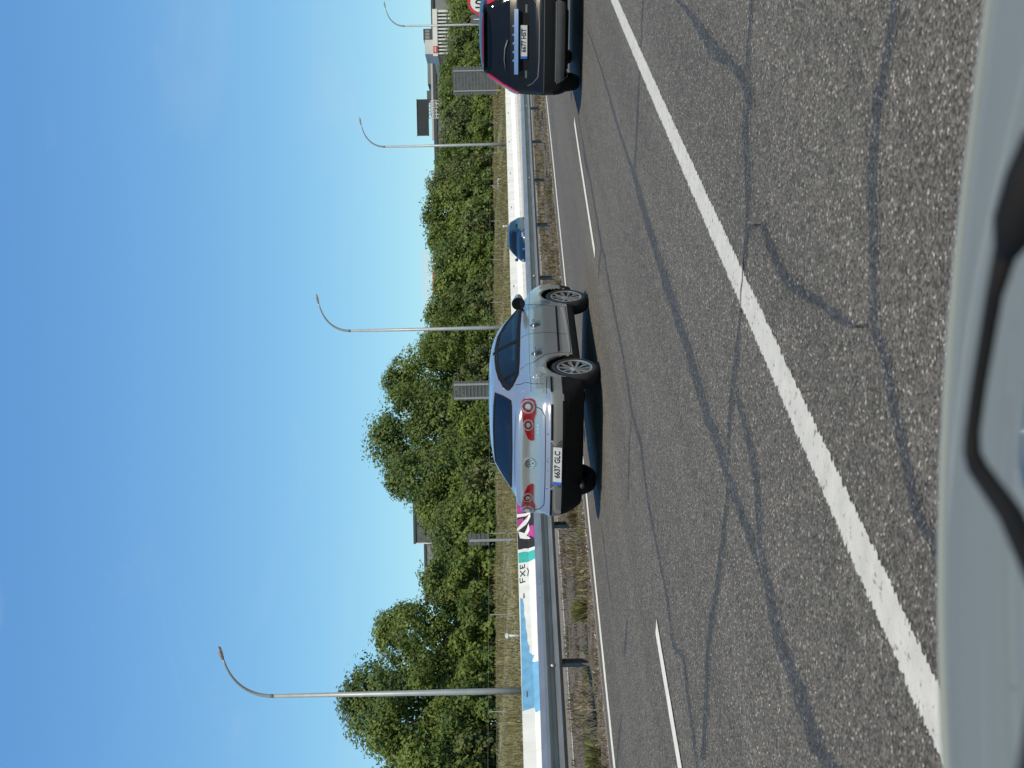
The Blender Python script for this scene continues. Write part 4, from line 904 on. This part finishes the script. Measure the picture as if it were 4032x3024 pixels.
ribbon(sv, 'brake_light', [(-.42, 1.595), (.42, 1.595)], .022, REAR, .006, MAT['lamp_dark_red'], suv)
for ys_ in (-1, 1):
    fr = diag(-.6, ys_ * .7, .80, -ys_ * .60)
    # a is measured across the view from the rear corner
    up = [(.0, 1.52), (.075, 1.52), (.18, 1.30), (.33, 1.135), (.43, 1.06), (.41, 1.02), (.12, 1.02), (.09, 1.14), (.075, 1.27), (.02, 1.42)]
    up = [(a - .135, b) for a, b in up]
    t_ = panel(sv, 'tail_light', [(a * ys_, b) for a, b in up], fr, .012, MAT['lamp_bright_red'], suv, .04, .02)
    cl = [(.13, 1.085), (.31, 1.085), (.22, 1.17), (.125, 1.25)]; cl = [(a - .135, b) for a, b in cl]
    panel(sv, 'lens', [(a * ys_, b) for a, b in cl], fr, .017, MAT['lamp_grey'], t_, .04, .01)
    rf = [(.16, .50), (.40, .52), (.40, .55), (.16, .54)]
    panel(sv, 'reflector', [(a * ys_, b) for a, b in rf], fr, .006, MAT['lamp_dark_red'], suv, .04)
    side = RIGHT if ys_ < 0 else LEFT
    panel(sv, 'side_window', [(2.3, 1.13), (-.55, 1.17), (-.70, 1.25), (-.55, 1.45), (.2, 1.53), (1.2, 1.53), (1.7, 1.45)], side, .004, MAT['glass_black'], suv, .09)
    for wx in (0, 2.62): wheel(suv, wx, ys_, ys_ * .785, .345, .345, .225, .225, 5)
    mc = Vector((2.05, ys_ * 1.02, 1.17)); mo = MB().lathe([(.0, -.08), (.10, -.08), (.11, -.03), (.09, .05), (.0, .10)], 14, 'x', mc).build('door_mirror', MAT['paint_black'], suv, True, 50)
    MB().bar(mc, Vector((2.1, ys_ * .84, 1.10)), .05, .04).build('mirror_foot', MAT['plastic_black'], mo)
P, g = sv.project(*fr_pts(REAR, [(-.02, 1.19), (.12, 1.235), (.30, 1.245), (.46, 1.225)]))
MB().tube([p + q * .02 for p, q in zip(P, g)], [.016, .012, .01, .006], 8).build('wiper', MAT['plastic_grey'], suv, True)
MB().lathe([(.05, -.90), (.05, -.6), (.043, -.6), (.043, -.895), (.05, -.90)], 16, 'x', (0, .52, .285)).build('exhaust_pipe', MAT['plastic_black'], suv)
MB().box((.0, 0, .30), (1.5, .9, .14)).build('underbody', MAT['plastic_black'], suv)
MB().tube([(0, -.7, .34), (0, .7, .34)], .05, 10).build('rear_axle', MAT['plastic_black'], suv)
place_on_road(suv, -3.72, 21.45, -.03)

# ---------------------------------------------------------------- blue hatchback on the opposite carriageway
bl_p = dict(
    top=[(-1.0, 1.38), (-.5, 1.46), (.3, 1.53), (.9, 1.54), (1.4, 1.48), (1.75, 1.38), (2.5, 1.03), (2.9, .97), (3.2, .85), (3.4, .7)],
    rear=[(.1, -.6), (.4, -.74), (.7, -.74), (1.0, -.66), (1.4, -.42), (1.6, -.3)], front=[(.1, 3.2), (.35, 3.33), (.6, 3.34), (.75, 3.28), (.9, 3.1), (1.1, 2.7)],
    side=[(.1, .80), (.3, .87), (.6, .89), (.85, .875), (.98, .85), (1.1, .79), (1.3, .69), (1.45, .60), (1.55, .5)],
    plan=[(-1, .9), (-.5, .96), (0, 1), (2.2, 1), (2.9, .96), (3.4, .82)], green=[(-1, .05), (0, 0), (2.2, .02), (3, .06)], crown=[(-1, .12), (1, .11), (3.4, .14)], ktop=[(-1, .1), (1, .09), (2.6, .12), (3.4, .2)],
    belt=1.0, wheels=(0, 2.55), wz=.31, arch=.355, rc=.12, rc4=.1, fc=.22, kr=.16, kf=.2, floor=.2, ext=(-.8, 3.4), hw=.92, zt=1.57, st=.06)
bh = Body(bl_p); blue = empty('blue_hatchback'); tag(blue, 'dark blue hatchback driving towards us beyond the guardrail', 'car')
V, Q = bh.mesh(.035); c = V[Q].mean(1); nrm = np.cross(V[Q[:, 1]] - V[Q[:, 0]], V[Q[:, 2]] - V[Q[:, 0]]); nrm /= np.maximum(np.linalg.norm(nrm, axis=1), 1e-12)[:, None]
sel = np.zeros(len(Q), int); sel[c[:, 2] < .34] = 1
for wx in (0, 2.55):
    r = np.hypot(c[:, 0] - wx, c[:, 2] - .31); sel[(r < .37) & (np.abs(nrm[:, 1]) < .7)] = 1
split_body([('body', 'paint_blue'), ('lower_trim', 'plastic_black')], V, Q, sel, blue)
panel(bh, 'windscreen', [(-.70, 1.07), (.70, 1.07), (.55, 1.43), (-.55, 1.43)], FRONT, .004, MAT['glass_dull'], blue, .09)
panel(bh, 'lower_grille', [(-.50, .30), (.50, .30), (.42, .46), (-.42, .46)], FRONT, .006, MAT['plastic_black'], blue, .08)
panel(bh, 'grille', [(-.30, .62), (.30, .62), (.34, .70), (-.34, .70)], FRONT, .006, MAT['plastic_black'], blue, .08)
panel(bh, 'badge', circle(0, .68, .06, 14), FRONT, .012, MAT['chrome'], blue, .04)
MB().box((3.35, 0, .50), (.012, .52, .11)).build('number_plate', MAT['plate_white'], blue)
panel(bh, 'rear_window', [(-.58, 1.06), (.58, 1.06), (.48, 1.36), (-.48, 1.36)], REAR, .004, MAT['glass_dull'], blue, .1)
for ys_ in (-1, 1):
    fr = diag(3.0, ys_ * .6, -.75, -ys_ * .66)
    hl = panel(bh, 'headlight', [(-.15, .66), (.22, .69), (.22, .80), (-.05, .78)] if ys_ < 0 else [(.15, .66), (-.22, .69), (-.22, .80), (.05, .78)], fr, .008, MAT['lamp_clear'], blue, .05)
    side = RIGHT if ys_ < 0 else LEFT
    panel(bh, 'side_window', [(2.15, 1.04), (1.0, 1.06), (.98, 1.42), (1.3, 1.40), (1.7, 1.28)], side, .004, MAT['glass_dull'], blue, .09)
    panel(bh, 'side_window', [(.9, 1.06), (-.2, 1.10), (-.28, 1.18), (.0, 1.36), (.5, 1.42), (.88, 1.42)], side, .004, MAT['glass_dull'], blue, .09)
    for wx in (0, 2.55): wheel(blue, wx, ys_, ys_ * .765, .31, .31, .20, .19, 5)
    mc = Vector((2.0, ys_ * .98, 1.07)); mo = MB().lathe([(.0, -.07), (.085, -.07), (.095, -.02), (.07, .05), (.0, .09)], 12, 'x', mc).build('door_mirror', MAT['paint_blue'], blue, True, 50)
    MB().bar(mc, Vector((2.05, ys_ * .82, 1.02)), .05, .04).build('mirror_foot', MAT['plastic_black'], mo)
place_on_road(blue, -22.9, 68.6, math.pi - .07, zopp)
# ---------------------------------------------------------------- vegetation
def leaf_mesh(name, P, Nn, size, tint, mat, parent, aspect=.62):
    """one bent leaf (two quads sharing a rib) per point"""
    n = len(P); r = RNG.normal(size=(n, 3)); t = np.cross(Nn, r); t /= np.maximum(np.linalg.norm(t, axis=1), 1e-9)[:, None]; b = np.cross(Nn, t)
    s = size[:, None]; t = t * s * .5; b = b * s * .5 * aspect
    V = np.stack([P - t, P + b - Nn * s * .10, P + t, P - b - Nn * s * .10], 1).reshape(-1, 3)
    Fq = np.arange(4 * n).reshape(n, 4)
    o = np_mesh(name, V, Fq, mat, parent); a = o.data.attributes.new('tint', 'FLOAT', 'POINT'); a.data.foreach_set('value', np.repeat(tint, 4).astype(np.float32))
    return o
def blades(name, P, hgt, lean, width, tint, mat, parent=None):
    n = len(P); ang = RNG.uniform(0, 2 * np.pi, n); d = np.stack([np.cos(ang), np.sin(ang), np.zeros(n)], 1); la = RNG.uniform(0, 2 * np.pi, n)
    tip = P + np.stack([np.cos(la) * lean, np.sin(la) * lean, hgt], 1); midp = P + (tip - P) * .55 + np.array([0, 0, 1]) * (hgt * .10)[:, None]
    w = (width * .5)[:, None]
    V = np.stack([P - d * w, P + d * w, midp + d * w * .7, tip, midp - d * w * .7], 1).reshape(-1, 3); i = np.arange(n)[:, None] * 5
    Q = np.concatenate([i + np.array([[0, 1, 2, 4]])]); T = i + np.array([[4, 2, 3, 3]])
    me_f = np.concatenate([Q])
    o = np_mesh(name, V, me_f, mat, parent)
    # tips as triangles
    bm = None
    a = o.data.attributes.new('tint', 'FLOAT', 'POINT'); a.data.foreach_set('value', np.repeat(tint, 5).astype(np.float32))
    return o
def tree(name, x, y, zb, ztop, width, leaf, n, label, mat, seed, group=None, trunk_h=None, lobes=16, flat=.9, low=.06, cat='tree'):
    rng = np.random.default_rng(seed); H = ztop - zb
    r = empty(name, (x, y, zb)); tag(r, label, cat, group)
    w = width / 2; th = trunk_h if trunk_h else H * .25
    # lobes of foliage spread through the crown
    L = []
    for k in range(lobes):
        u = (k + .5) / lobes; zc_ = H * (low + .10 + (.86 - low) * u ** .9); prof = math.sin(math.pi * min(1, max(.06, (.20 + .78 * u)))) ** .75 if u > .35 else .72 + .8 * u * .9
        prof = min(prof, 1.0); a = 2.39996 * k + rng.uniform(-.4, .4); rr = w * prof * rng.uniform(.35, .82)
        lr = w * rng.uniform(.30, .48) * (1.05 - .35 * u); L.append((rr * math.cos(a), rr * math.sin(a), min(zc_, H - lr * .8), lr))
    L.append((rng.uniform(-.2, .2) * w, 0, H - w * .28, w * .30))
    # trunk and limbs
    tb = MB(); lean = rng.uniform(-.25, .25, 2); top = Vector((lean[0], lean[1], th)); r0 = .035 * H * .5 + .05
    tb.tube([(0, 0, -.3), (lean[0] * .4, lean[1] * .4, th * .5), top, (lean[0] * 1.4, lean[1] * 1.4, H * .55), (lean[0], lean[1], H * .8)], [r0, r0 * .8, r0 * .7, r0 * .4, r0 * .12], 8)
    for lx, ly, lz, lr in L[::2]:
        e = Vector((lx, ly, lz)); s0 = top.lerp(Vector((lean[0] * 1.4, lean[1] * 1.4, H * .55)), rng.uniform(0, .9)); mid = s0.lerp(e, .5) + Vector((0, 0, -.1 * H * rng.uniform(0, .6)))
        tb.tube([s0, mid, e], [r0 * .38, r0 * .22, r0 * .06], 6)
    tb.build('trunk', MAT['bark'], r, True)
    per = np.array([l[3] ** 2 for l in L]); per = (per / per.sum() * n).astype(int) + 1
    Ps = []; Ns = []; Ts = []
    for (lx, ly, lz, lr), m_ in zip(L, per):
        d = rng.normal(size=(m_, 3)); d /= np.linalg.norm(d, axis=1)[:, None]
        # sub-clumps: pull the directions towards a few twig tips
        tips = rng.normal(size=(14, 3)); tips /= np.linalg.norm(tips, axis=1)[:, None]; idx = rng.integers(0, 14, m_)
        rad_ = rng.uniform(.35, 1.0, m_) ** .5 * lr * (1 + .28 * rng.normal(size=14)[idx].clip(-1, 1.4))
        d2 = d * .55 + tips[idx] * .75; d2 /= np.linalg.norm(d2, axis=1)[:, None]
        p = np.array([lx, ly, lz]) + d2 * rad_[:, None] * np.array([1, 1, flat]); p[:, 2] = np.maximum(p[:, 2], .05)
        nn = d2 * .95 + rng.normal(size=(m_, 3)) * .42 + np.array([.12, -.15, .45]); nn /= np.linalg.norm(nn, axis=1)[:, None]
        Ps.append(p); Ns.append(nn); Ts.append(np.clip(.45 + .22 * rng.normal(size=m_) + .16 * rng.normal(size=14)[idx] + .12 * rng.normal(), 0, 1))
    P = np.concatenate(Ps); leaf_mesh('crown', P, np.concatenate(Ns), leaf * rng.uniform(.6, 1.35, len(P)), np.concatenate(Ts), MAT[mat], r)
    return r
def tz(x, y): return bank_z(x - CV * y * y) - .05
ROW = 'green tree in the unbroken row behind the grass bank'; ROWG = 'green trees in the row behind the grass bank'
def tr(x, y, top, w, mat, label, seed, n=7000, leaf=.24, **k):
    w *= 1.22; n = int(n * 1.8); leaf *= .85
    return tree('broadleaf_tree', x, y, tz(x, y), top, w, leaf, n, label, MATN[mat], seed, **k)
MATN = dict(m='leaf_mid', b='leaf_bright', d='leaf_dark', o='leaf_olive')
tr(-42.6, 45.4, 8.1, 5.6, 'b', 'light yellow-green tree on the grass bank beside the lamp post nearest the blue paint', 11, 9000, .25)
tr(-44.7, 54.6, 10.6, 6.6, 'd', 'tall dark green tree rising behind the lamp post with open twigs at its top', 12, 11000, .25, lobes=20)
tr(-43.2, 50.8, 8.6, 5.0, 'm', 'mid green tree growing between the light yellow-green tree and the tallest dark tree', 13, 8000, .24)
tr(-43.2, 59.0, 9.1, 5.0, 'm', 'rounded green tree stepping down towards the dark flat-roofed building', 14, 8000, .24)
tr(-42.2, 62.6, 6.6, 4.6, 'd', ROW, 15, 6000, group=ROWG)
tr(-41.8, 66.4, 6.1, 4.8, 'd', ROW, 16, 6000, group=ROWG)
tr(-42.0, 70.3, 7.3, 5.0, 'm', ROW, 17, 6500, group=ROWG)
tr(-41.6, 74.4, 9.7, 6.0, 'd', 'leafy tree with an open airy top left of the tallest tree behind the silver sedan', 18, 8500, .26)
tr(-41.6, 80.5, 11.2, 7.4, 'd', 'tallest broad tree rising directly behind the silver sedan', 19, 12000, .28, lobes=22)
tr(-40.2, 86.2, 10.6, 6.6, 'b', 'bright green tree leaning on the tallest tree behind the sedan roof', 20, 10000, .27, lobes=20)
tr(-39.4, 91.6, 8.3, 5.6, 'm', ROW, 21, 6500, group=ROWG)
for i, (x, y, t, w, mt) in enumerate([(-38.8, 95.5, 7.8, 5.2, 'd'), (-38.1, 99.6, 7.5, 5.2, 'm'), (-37.4, 104, 7.7, 5.6, 'd'), (-36.6, 108.6, 8.2, 5.6, 'm'), (-35.8, 113.2, 8.9, 6.0, 'm'), (-34.9, 118, 8.6, 6.0, 'o'),
                                      (-33.8, 123.4, 7.9, 6.2, 'm'), (-32.6, 129.5, 7.8, 6.4, 'o'), (-31.2, 136, 8.1, 6.6, 'm'), (-29.6, 143, 8.4, 7.0, 'b'), (-27.9, 150.5, 7.6, 7.0, 'o'), (-26.0, 158.5, 7.8, 7.4, 'b'), (-23.6, 167, 8.2, 8, 'b')]):
    tr(x, y, t, w, mt, ROW, 40 + i, 5000, .30 + .004 * i, group=ROWG)
# low understorey at the foot of the trees hides the trunks
BUSH = 'low leafy bush at the foot of the tree row'; BUSHG = 'low bushes at the foot of the tree row'
bi = 0; s = 41.0
while s < 172:
    x0 = -42.6 + random.uniform(-.5, .5) ; x = cx(x0, s); w = random.uniform(3.2, 4.6)
    tree('bush', x, s, tz(x, s), tz(x, s) + random.uniform(2.0, 3.6), w, .24 if s < 90 else .32, 2600 if s < 90 else 1500, BUSH, random.choice(['leaf_dark', 'leaf_mid', 'leaf_mid', 'leaf_olive']), 100 + bi, BUSHG, .4, 8, .9, .0, 'bush')
    s += w * random.uniform(.62, .8); bi += 1
s = 42.0
while s < 175:
    x = cx(-47.5 + random.uniform(-.6, .6), s); w = random.uniform(4.5, 6)
    tree('bush', x, s, tz(x, s), tz(x, s) + random.uniform(2.6, 3.8), w, .42, 1300, 'tall dense shrub in the shade behind the tree row', 'leaf_dark', 300 + bi, 'shrubs in the shade behind the tree row', .4, 8, .9, .0, 'bush')
    s += w * .62; bi += 1
# dry grass on the bank
def scatter(n, x0a, x0b, s0, s1, zf, power=1.0):
    s = s0 + (s1 - s0) * RNG.random(n) ** power; x0 = RNG.uniform(x0a, x0b, n); return x0, s
n = 42000; x0, s = scatter(n, -41.5, -30.3, 28, 130, None, 1.3)
zb = np.interp(-x0, [30.1, 31.5, 34, 37, 40, 43, 48], [.86, .9, 1.2, 1.6, 1.9, 2.1, 2.25]) - .05
P = np.stack([x0 + CV * s * s, s, zb], 1); patch = np.sin(x0 * .9 + s * .35) + np.sin(s * .8 + x0 * .3)
tag(blades('dry_grass', P, RNG.uniform(.12, .42, n) * (1 + .25 * patch), RNG.uniform(.03, .2, n), np.full(n, .028) * (1 + s / 90), np.clip(.45 + .25 * RNG.normal(size=n) + .1 * patch, 0, 1), MAT['straw']), 'straw coloured dry grass covering the bank behind the wall', 'grass', kind='stuff')
# weeds, twigs and stones in the median
def med_pts(n, x0a, x0b, s0, s1, power=1.0):
    x0, s = scatter(n, x0a, x0b, s0, s1, None, power); x = x0 + CV * s * s
    return np.stack([x, s, GX * x + GY * s - .01 + np.clip((-x0 - 11) / 10.6, 0, 1) * (-.0065 * s - .07 - (GX * x + GY * s))], 1)
cl = RNG.integers(0, 900, 60000); cen = med_pts(900, -19.5, -10.8, 9, 60, 1.5); rr = np.abs(RNG.normal(size=60000)) * .24
an = RNG.uniform(0, 6.28, 60000); P = cen[cl] + np.stack([rr * np.cos(an), rr * np.sin(an) * 1.5, np.full(60000, -.01)], 1)
tk = RNG.uniform(.3, 1.3, 900)[cl]
tag(blades('dry_weeds', P, RNG.uniform(.05, .26, 60000) * tk, RNG.uniform(.02, .26, 60000), np.full(60000, .011) * (1 + P[:, 1] / 40), np.clip(RNG.normal(.36, .22, 900)[cl] + .18 * RNG.normal(size=60000), 0, 1), MAT['weed_brown']), 'brown dry weeds and twigs matted over the median soil', 'weeds', kind='stuff')
P = med_pts(9000, -11.25, -10.62, 9, 46, 1.4); 
tag(blades('edge_litter', P, RNG.uniform(.02, .11, 9000), RNG.uniform(.02, .12, 9000), np.full(9000, .010) * (1 + P[:, 1] / 40), np.clip(.4 + .25 * RNG.normal(size=9000), 0, 1), MAT['weed_brown']), 'dry litter and stalks gathered along the asphalt edge', 'weeds', kind='stuff')
cg = RNG.integers(0, 46, 6000); ceg = med_pts(46, -13.5, -10.9, 10, 55, 1.3); rr = np.abs(RNG.normal(size=6000)) * .2; an = RNG.uniform(0, 6.28, 6000)
tag(blades('green_weeds', ceg[cg] + np.stack([rr * np.cos(an), rr * np.sin(an) * 1.6, np.zeros(6000)], 1), RNG.uniform(.05, .22, 6000), RNG.uniform(.02, .14, 6000), np.full(6000, .013), np.clip(.4 + .2 * RNG.normal(size=6000), 0, 1), MAT['weed_green']), 'patches of yellow-green weeds scattered on the median', 'weeds', kind='stuff')
def tuft(x, s, n, hgt, spread, mat, label):
    r = empty('weed_tuft', (x, s, rz(x, s) - .01)); tag(r, label, 'weed')
    a = RNG.uniform(0, 6.28, n); q = RNG.random(n) ** .5 * spread * .3; P = np.stack([q * np.cos(a), q * np.sin(a), np.zeros(n)], 1)
    blades('leaves', P, hgt * RNG.uniform(.5, 1.1, n), spread * RNG.uniform(.3, 1.1, n), np.full(n, .022), np.clip(.55 + .25 * RNG.normal(size=n), 0, 1), MAT[mat], r)
tuft(-10.98, 15.45, 220, .42, .26, 'weed_green', 'bright yellow-green weed tuft growing beside the guardrail post')
tuft(-11.1, 18.3, 260, .35, .30, 'weed_brown', 'dried grey twiggy bush at the asphalt edge behind the sedan')
tuft(-11.15, 12.5, 240, .36, .34, 'weed_green', 'sprawling olive weed under the guardrail')
# small stones along the edge
st = MB(); rs = random.Random(5)
pk = []
for k in range(260):
    sx = 9 + 34 * rs.random() ** 1.5; x = cx(-10.62 + rs.gauss(0, .09), sx); r_ = rs.uniform(.008, .03); z = rz(x, sx) + r_ * .5
    V = [(x + r_ * rs.uniform(.6, 1.2) * a, sx + r_ * rs.uniform(.6, 1.2) * b, z + r_ * .7 * rs.uniform(.6, 1) * c_) for a, b, c_ in ((1, 0, 0), (-1, 0, 0), (0, 1, 0), (0, -1, 0), (0, 0, 1), (0, 0, -1))]
    st.add(V, [(0, 2, 4), (2, 1, 4), (1, 3, 4), (3, 0, 4), (2, 0, 5), (1, 2, 5), (3, 1, 5), (0, 3, 5)])
tag(st.build('edge_stones', MAT['concrete']), 'small pale stones strewn along the asphalt edge', 'stones', kind='stuff')

# ---------------------------------------------------------------- buildings beyond the trees
ex = Vector((rgt.x, rgt.y, 0)); ez = Vector((0, 0, 1)); RB = Matrix.Rotation(YAW, 3, 'Z')
class Bld:
    def __init__(s, p, label, name='building'):
        s.o = Vector((p[0], p[1], 2.3)); s.r = empty(name, s.o, YAW); tag(s.r, label, 'building')
    def box(s, name, x0, x1, y0, y1, z0, z1, mat, parent=None):
        return MB().box(((x0 + x1) / 2, (y0 + y1) / 2, (z0 + z1) / 2 - s.o.z), (x1 - x0, y1 - y0, z1 - z0)).build(name, MAT[mat], parent or s.r)
# dark block with a lower wing (left of the sedan)
b = Bld((-102.1, 161.9), 'dark grey flat-roofed block with a lower wing above the tree tops')
w_ = b.box('wall', 0, 7.5, 0, 14, 2.0, 15.5, 'build_dark'); b.box('roof_edge', -.15, 7.65, -.15, 14.1, 15.5, 15.85, 'roof_trim')
b.box('corner_strip', -.22, 0, -.1, .5, 2, 15.3, 'build_white')
for k in range(3): 
    for j in range(3): q = b.box('window', .8 + k * 2.3, 2.3 + k * 2.3, -.04, .06, 4.6 + j * 3.3, 6.2 + j * 3.3, 'build_glass')
b.box('wing_wall', -9.5, -.25, 1.0, 14, 2.0, 14.1, 'build_grey'); b.box('wing_roof_edge', -9.6, -.26, .85, 14.1, 14.1, 14.4, 'roof_trim')
for k in range(4): b.box('wing_window', -8.9 + k * 2.2, -7.5 + k * 2.2, .95, 1.06, 11.0, 12.6, 'build_glass')
# long grey shed
b = Bld((-64.7, 223.7), 'long low grey industrial hall with a dark roof edge behind the tree row')
b.box('wall', 0, 36, 0, 20, 2.0, 13.1, 'build_grey'); b.box('roof_edge', -.2, 36.2, -.2, 20, 13.1, 13.7, 'roof_trim')
for k in range(17): b.box('wall_rib', .8 + k * 2.1, .95 + k * 2.1, -.1, .02, 2.0, 13.05, 'build_dark')
b.box('roof_unit', 15.6, 17.2, 2, 5, 13.7, 14.95, 'build_dark'); b.box('roof_unit', 18.6, 22.4, 3, 8, 13.7, 14.8, 'build_grey'); b.box('roof_unit', 13.0, 15.2, 2, 5, 13.7, 14.4, 'build_light')
b.box('parapet', 8, 23, 1, 1.4, 13.7, 14.1, 'build_light')
# white building with fins and a red sign
b = Bld((-38.0, 203.1), 'white banded building with vertical fins, grey roof block and small red sign')
b.box('wall', 0, 7.0, .5, 14, 2.0, 11.3, 'build_glass'); b.box('band', -.2, 7.2, 0, 14.2, 11.2, 11.95, 'build_white')
for k in range(13): b.box('fin', .1 + k * .55, .34 + k * .55, .1, .48, 9.2, 11.18, 'build_white')
b.box('sill', -.1, 7.1, .05, .5, 8.85, 9.18, 'build_white')
sg = b.box('red_sign', .25, 1.35, -.12, -.02, 11.25, 11.9, 'sign_red'); b.box('sign_letters', .4, 1.2, -.15, -.125, 11.5, 11.66, 'build_white', sg)
b.box('roof_block', .9, 3.2, 3, 9, 11.95, 13.4, 'build_light'); b.box('roof_plant', 3.25, 4.95, 3, 8, 11.95, 13.6, 'roof_trim')
for k in range(3): b.box('plant_louvre', 3.35 + k * .5, 3.75 + k * .5, 2.93, 3.0, 12.6, 13.3, 'build_grey')
b.box('rear_wing', 5.2, 14, 3, 14, 2, 11.75, 'build_grey'); b.box('rear_roof', 5.0, 14.2, 2.8, 14.2, 11.85, 12.3, 'roof_trim'); b.box('wing_window', 5.6, 7.9, 2.95, 3.05, 9.8, 11.2, 'build_white')
# small house with roof and a lattice sign frame
b = Bld((-75.0, 196.8), 'small white walled building with reddish roof under a pale lattice frame')
b.box('wall', 0, 2.7, 0, 8, 2.0, 13.0, 'build_white'); b.box('dark_wall', -3.4, -.02, .4, 8, 2, 12.6, 'build_dark'); b.box('roof', -.3, 3.0, -.3, 8.3, 13.0, 13.35, 'terracotta')  # narrow side wing uses the dark building colour
for k in range(2): b.box('window', .5 + k * 1.1, 1.1 + k * 1.1, -.05, .03, 10.6, 11.7, 'build_glass')
la = b
fr_ = MB(); 
for k in range(11): fr_.bar((-4.6 + k * 1.1, 2, 13.0 - 2.3), (-4.6 + k * 1.1, 2, 15.1 - 2.3), .11)
for k in range(4): fr_.bar((-4.6, 2, 13.35 - 2.3 + k * .55), (6.4, 2, 13.35 - 2.3 + k * .55), .10)
for k in range(5): fr_.bar((-4.6 + k * 2.2, 2, 13.35 - 2.3), (-2.4 + k * 2.2, 2, 15.0 - 2.3), .07)
fr_.build('lattice_frame', MAT['frame_white'], b.r)
# black billboard on a white lattice
bb = empty('billboard', (-35.2, 149.2, 2.3), YAW); tag(bb, 'black billboard panel standing on a white lattice above the trees', 'billboard')
MB().box((0, 0, 8.33), (4.25, .35, 1.3)).build('panel', MAT['board_black'], bb); 
for dz_ in (-.67, .67): MB().box((0, -.02, 8.33 + dz_), (4.35, .42, .06)).build('frame', MAT['roof_trim'], bb)
lt = MB()
for k in range(6): lt.bar((-.1 + k * .42, 0, -.2), (-.1 + k * .42, 0, 7.66), .05)
for k in range(9): lt.bar((-.1, 0, .4 + k * .9), (2.0, 0, .4 + k * .9), .045)
for k in range(5): lt.bar((-.1 + k * .42, 0, 6.4), (.32 + k * .42, 0, 7.5), .035)
lt.build('lattice', MAT['frame_white'], bb)

# ---------------------------------------------------------------- our own car: bonnet and wiper in front of the lens
own = empty('own_car', (-.35, 1.0, rz(-.35, 1.0))); tag(own, 'grey-silver bonnet and black wiper of the car we ride in', 'car')
OL = Vector(own.location)
def hood_z(x, y):
    u = (x + .35); t = (y - .35) / .9
    return .953 - .17 * t - .05 * max(0, t) ** 3 - (.13 if u < 0 else .03) * u * u + .02 * u
V = []; nu, nv = 25, 21
for i in range(nv):
    for j in range(nu):
        u = -0.86 + 1.72 * j / (nu - 1); yf = 1.25 - .30 * u * u; y = .36 + (yf - .36) * i / (nv - 1); x = -.35 + u
        V.append((x - OL.x, y - OL.y, hood_z(x, y) - OL.z))
nb = len(V)
Fc = [(i * nu + j, i * nu + j + 1, (i + 1) * nu + j + 1, (i + 1) * nu + j) for i in range(nv - 1) for j in range(nu - 1)]
# rolled front lip and side skirts
ring = [(nv - 1) * nu + j for j in range(nu)]; prev = ring
for dy_, dz_ in ((.025, -.012), (.04, -.035), (.045, -.08), (.05, -.30), (.02, -.50)):
    cur = []
    for j, k in enumerate(ring):
        v = V[k]; cur.append(len(V)); V.append((v[0], v[1] + dy_, v[2] + dz_))
    Fc += [(prev[j], prev[j + 1], cur[j + 1], cur[j]) for j in range(nu - 1)]; prev = cur
for sd_ in (0, nu - 1):
    col = [i * nu + sd_ for i in range(nv)]; cur = []
    for k in col: cur.append(len(V)); V.append((V[k][0] + (.03 if sd_ else -.03), V[k][1], V[k][2] - .55))
    Fc += [(col[i], col[i + 1], cur[i + 1], cur[i]) if sd_ else (col[i + 1], col[i], cur[i], cur[i + 1]) for i in range(nv - 1)]
mesh_obj('bonnet', V, Fc, MAT['paint_hood'], own, True, 50)
CVt = []
for j in range(25):
    x = -.35 - .84 + 1.68 * j / 24
    for y, dz_ in ((.30, .004), (.47, .006), (.545, .008), (.56, .003), (.562, -.01)): CVt.append((x - OL.x, y - OL.y, hood_z(x, y) + dz_ - OL.z))
mesh_obj('cowl', CVt, [(5 * j + k, 5 * (j + 1) + k, 5 * (j + 1) + k + 1, 5 * j + k + 1) for j in range(24) for k in range(4)], MAT['cowl_sky_tint'], own, True, 40)
MB().tube([(-.35 - .8 + 1.6 * j / 24 - OL.x, yy - OL.y, hood_z(-.35 - .8 + 1.6 * j / 24, yy) + .001 - OL.z) for j in range(25) for yy in [1.12 - .3 * (-.8 + 1.6 * j / 24) ** 2]], .006, 8).build('bonnet_crease', MAT['paint_hood'], own, True)
def ol(x, y, z): return (x - OL.x, y - OL.y, z - OL.z)
wp = MB().tube([ol(-.165, .640, .925), ol(-.19, .640, .925), ol(-.215, .643, .928), ol(-.235, .648, .93)], [.008, .014, .013, .006], 12); wp.build('wiper_pivot', MAT['plastic_black'], own, True)
MB().tube([ol(-.225, .646, .93), ol(-.26, .654, .93), ol(-.315, .656, .93), ol(-.345, .655, .93), ol(-.3565, .651, .93), ol(-.361, .640, .93), ol(-.362, .59, .929), ol(-.380, .535, .927), ol(-.41, .45, .925)], [.007, .0048, .0044, .0044, .0050, .0060, .0068, .0068, .0068], 10).build('wiper_arm', MAT['plastic_black'], own, True)
MB().bar(ol(-.10, .44, .965), ol(-.70, .42, .975), .010, .016).build('wiper_blade', MAT['rubber'], own)
for ys_ in (-1, 1):
    MB().lathe([(.19, -.1), (.30, -.105), (.318, -.07), (.318, .07), (.30, .105), (.19, .1)], 24, 'y').build('wheel', MAT['rubber'], own, True, 40).matrix_local = Matrix.Translation((ys_ * .74, -.15, .32)) @ Matrix.Rotation(rad(90), 4, 'Z')
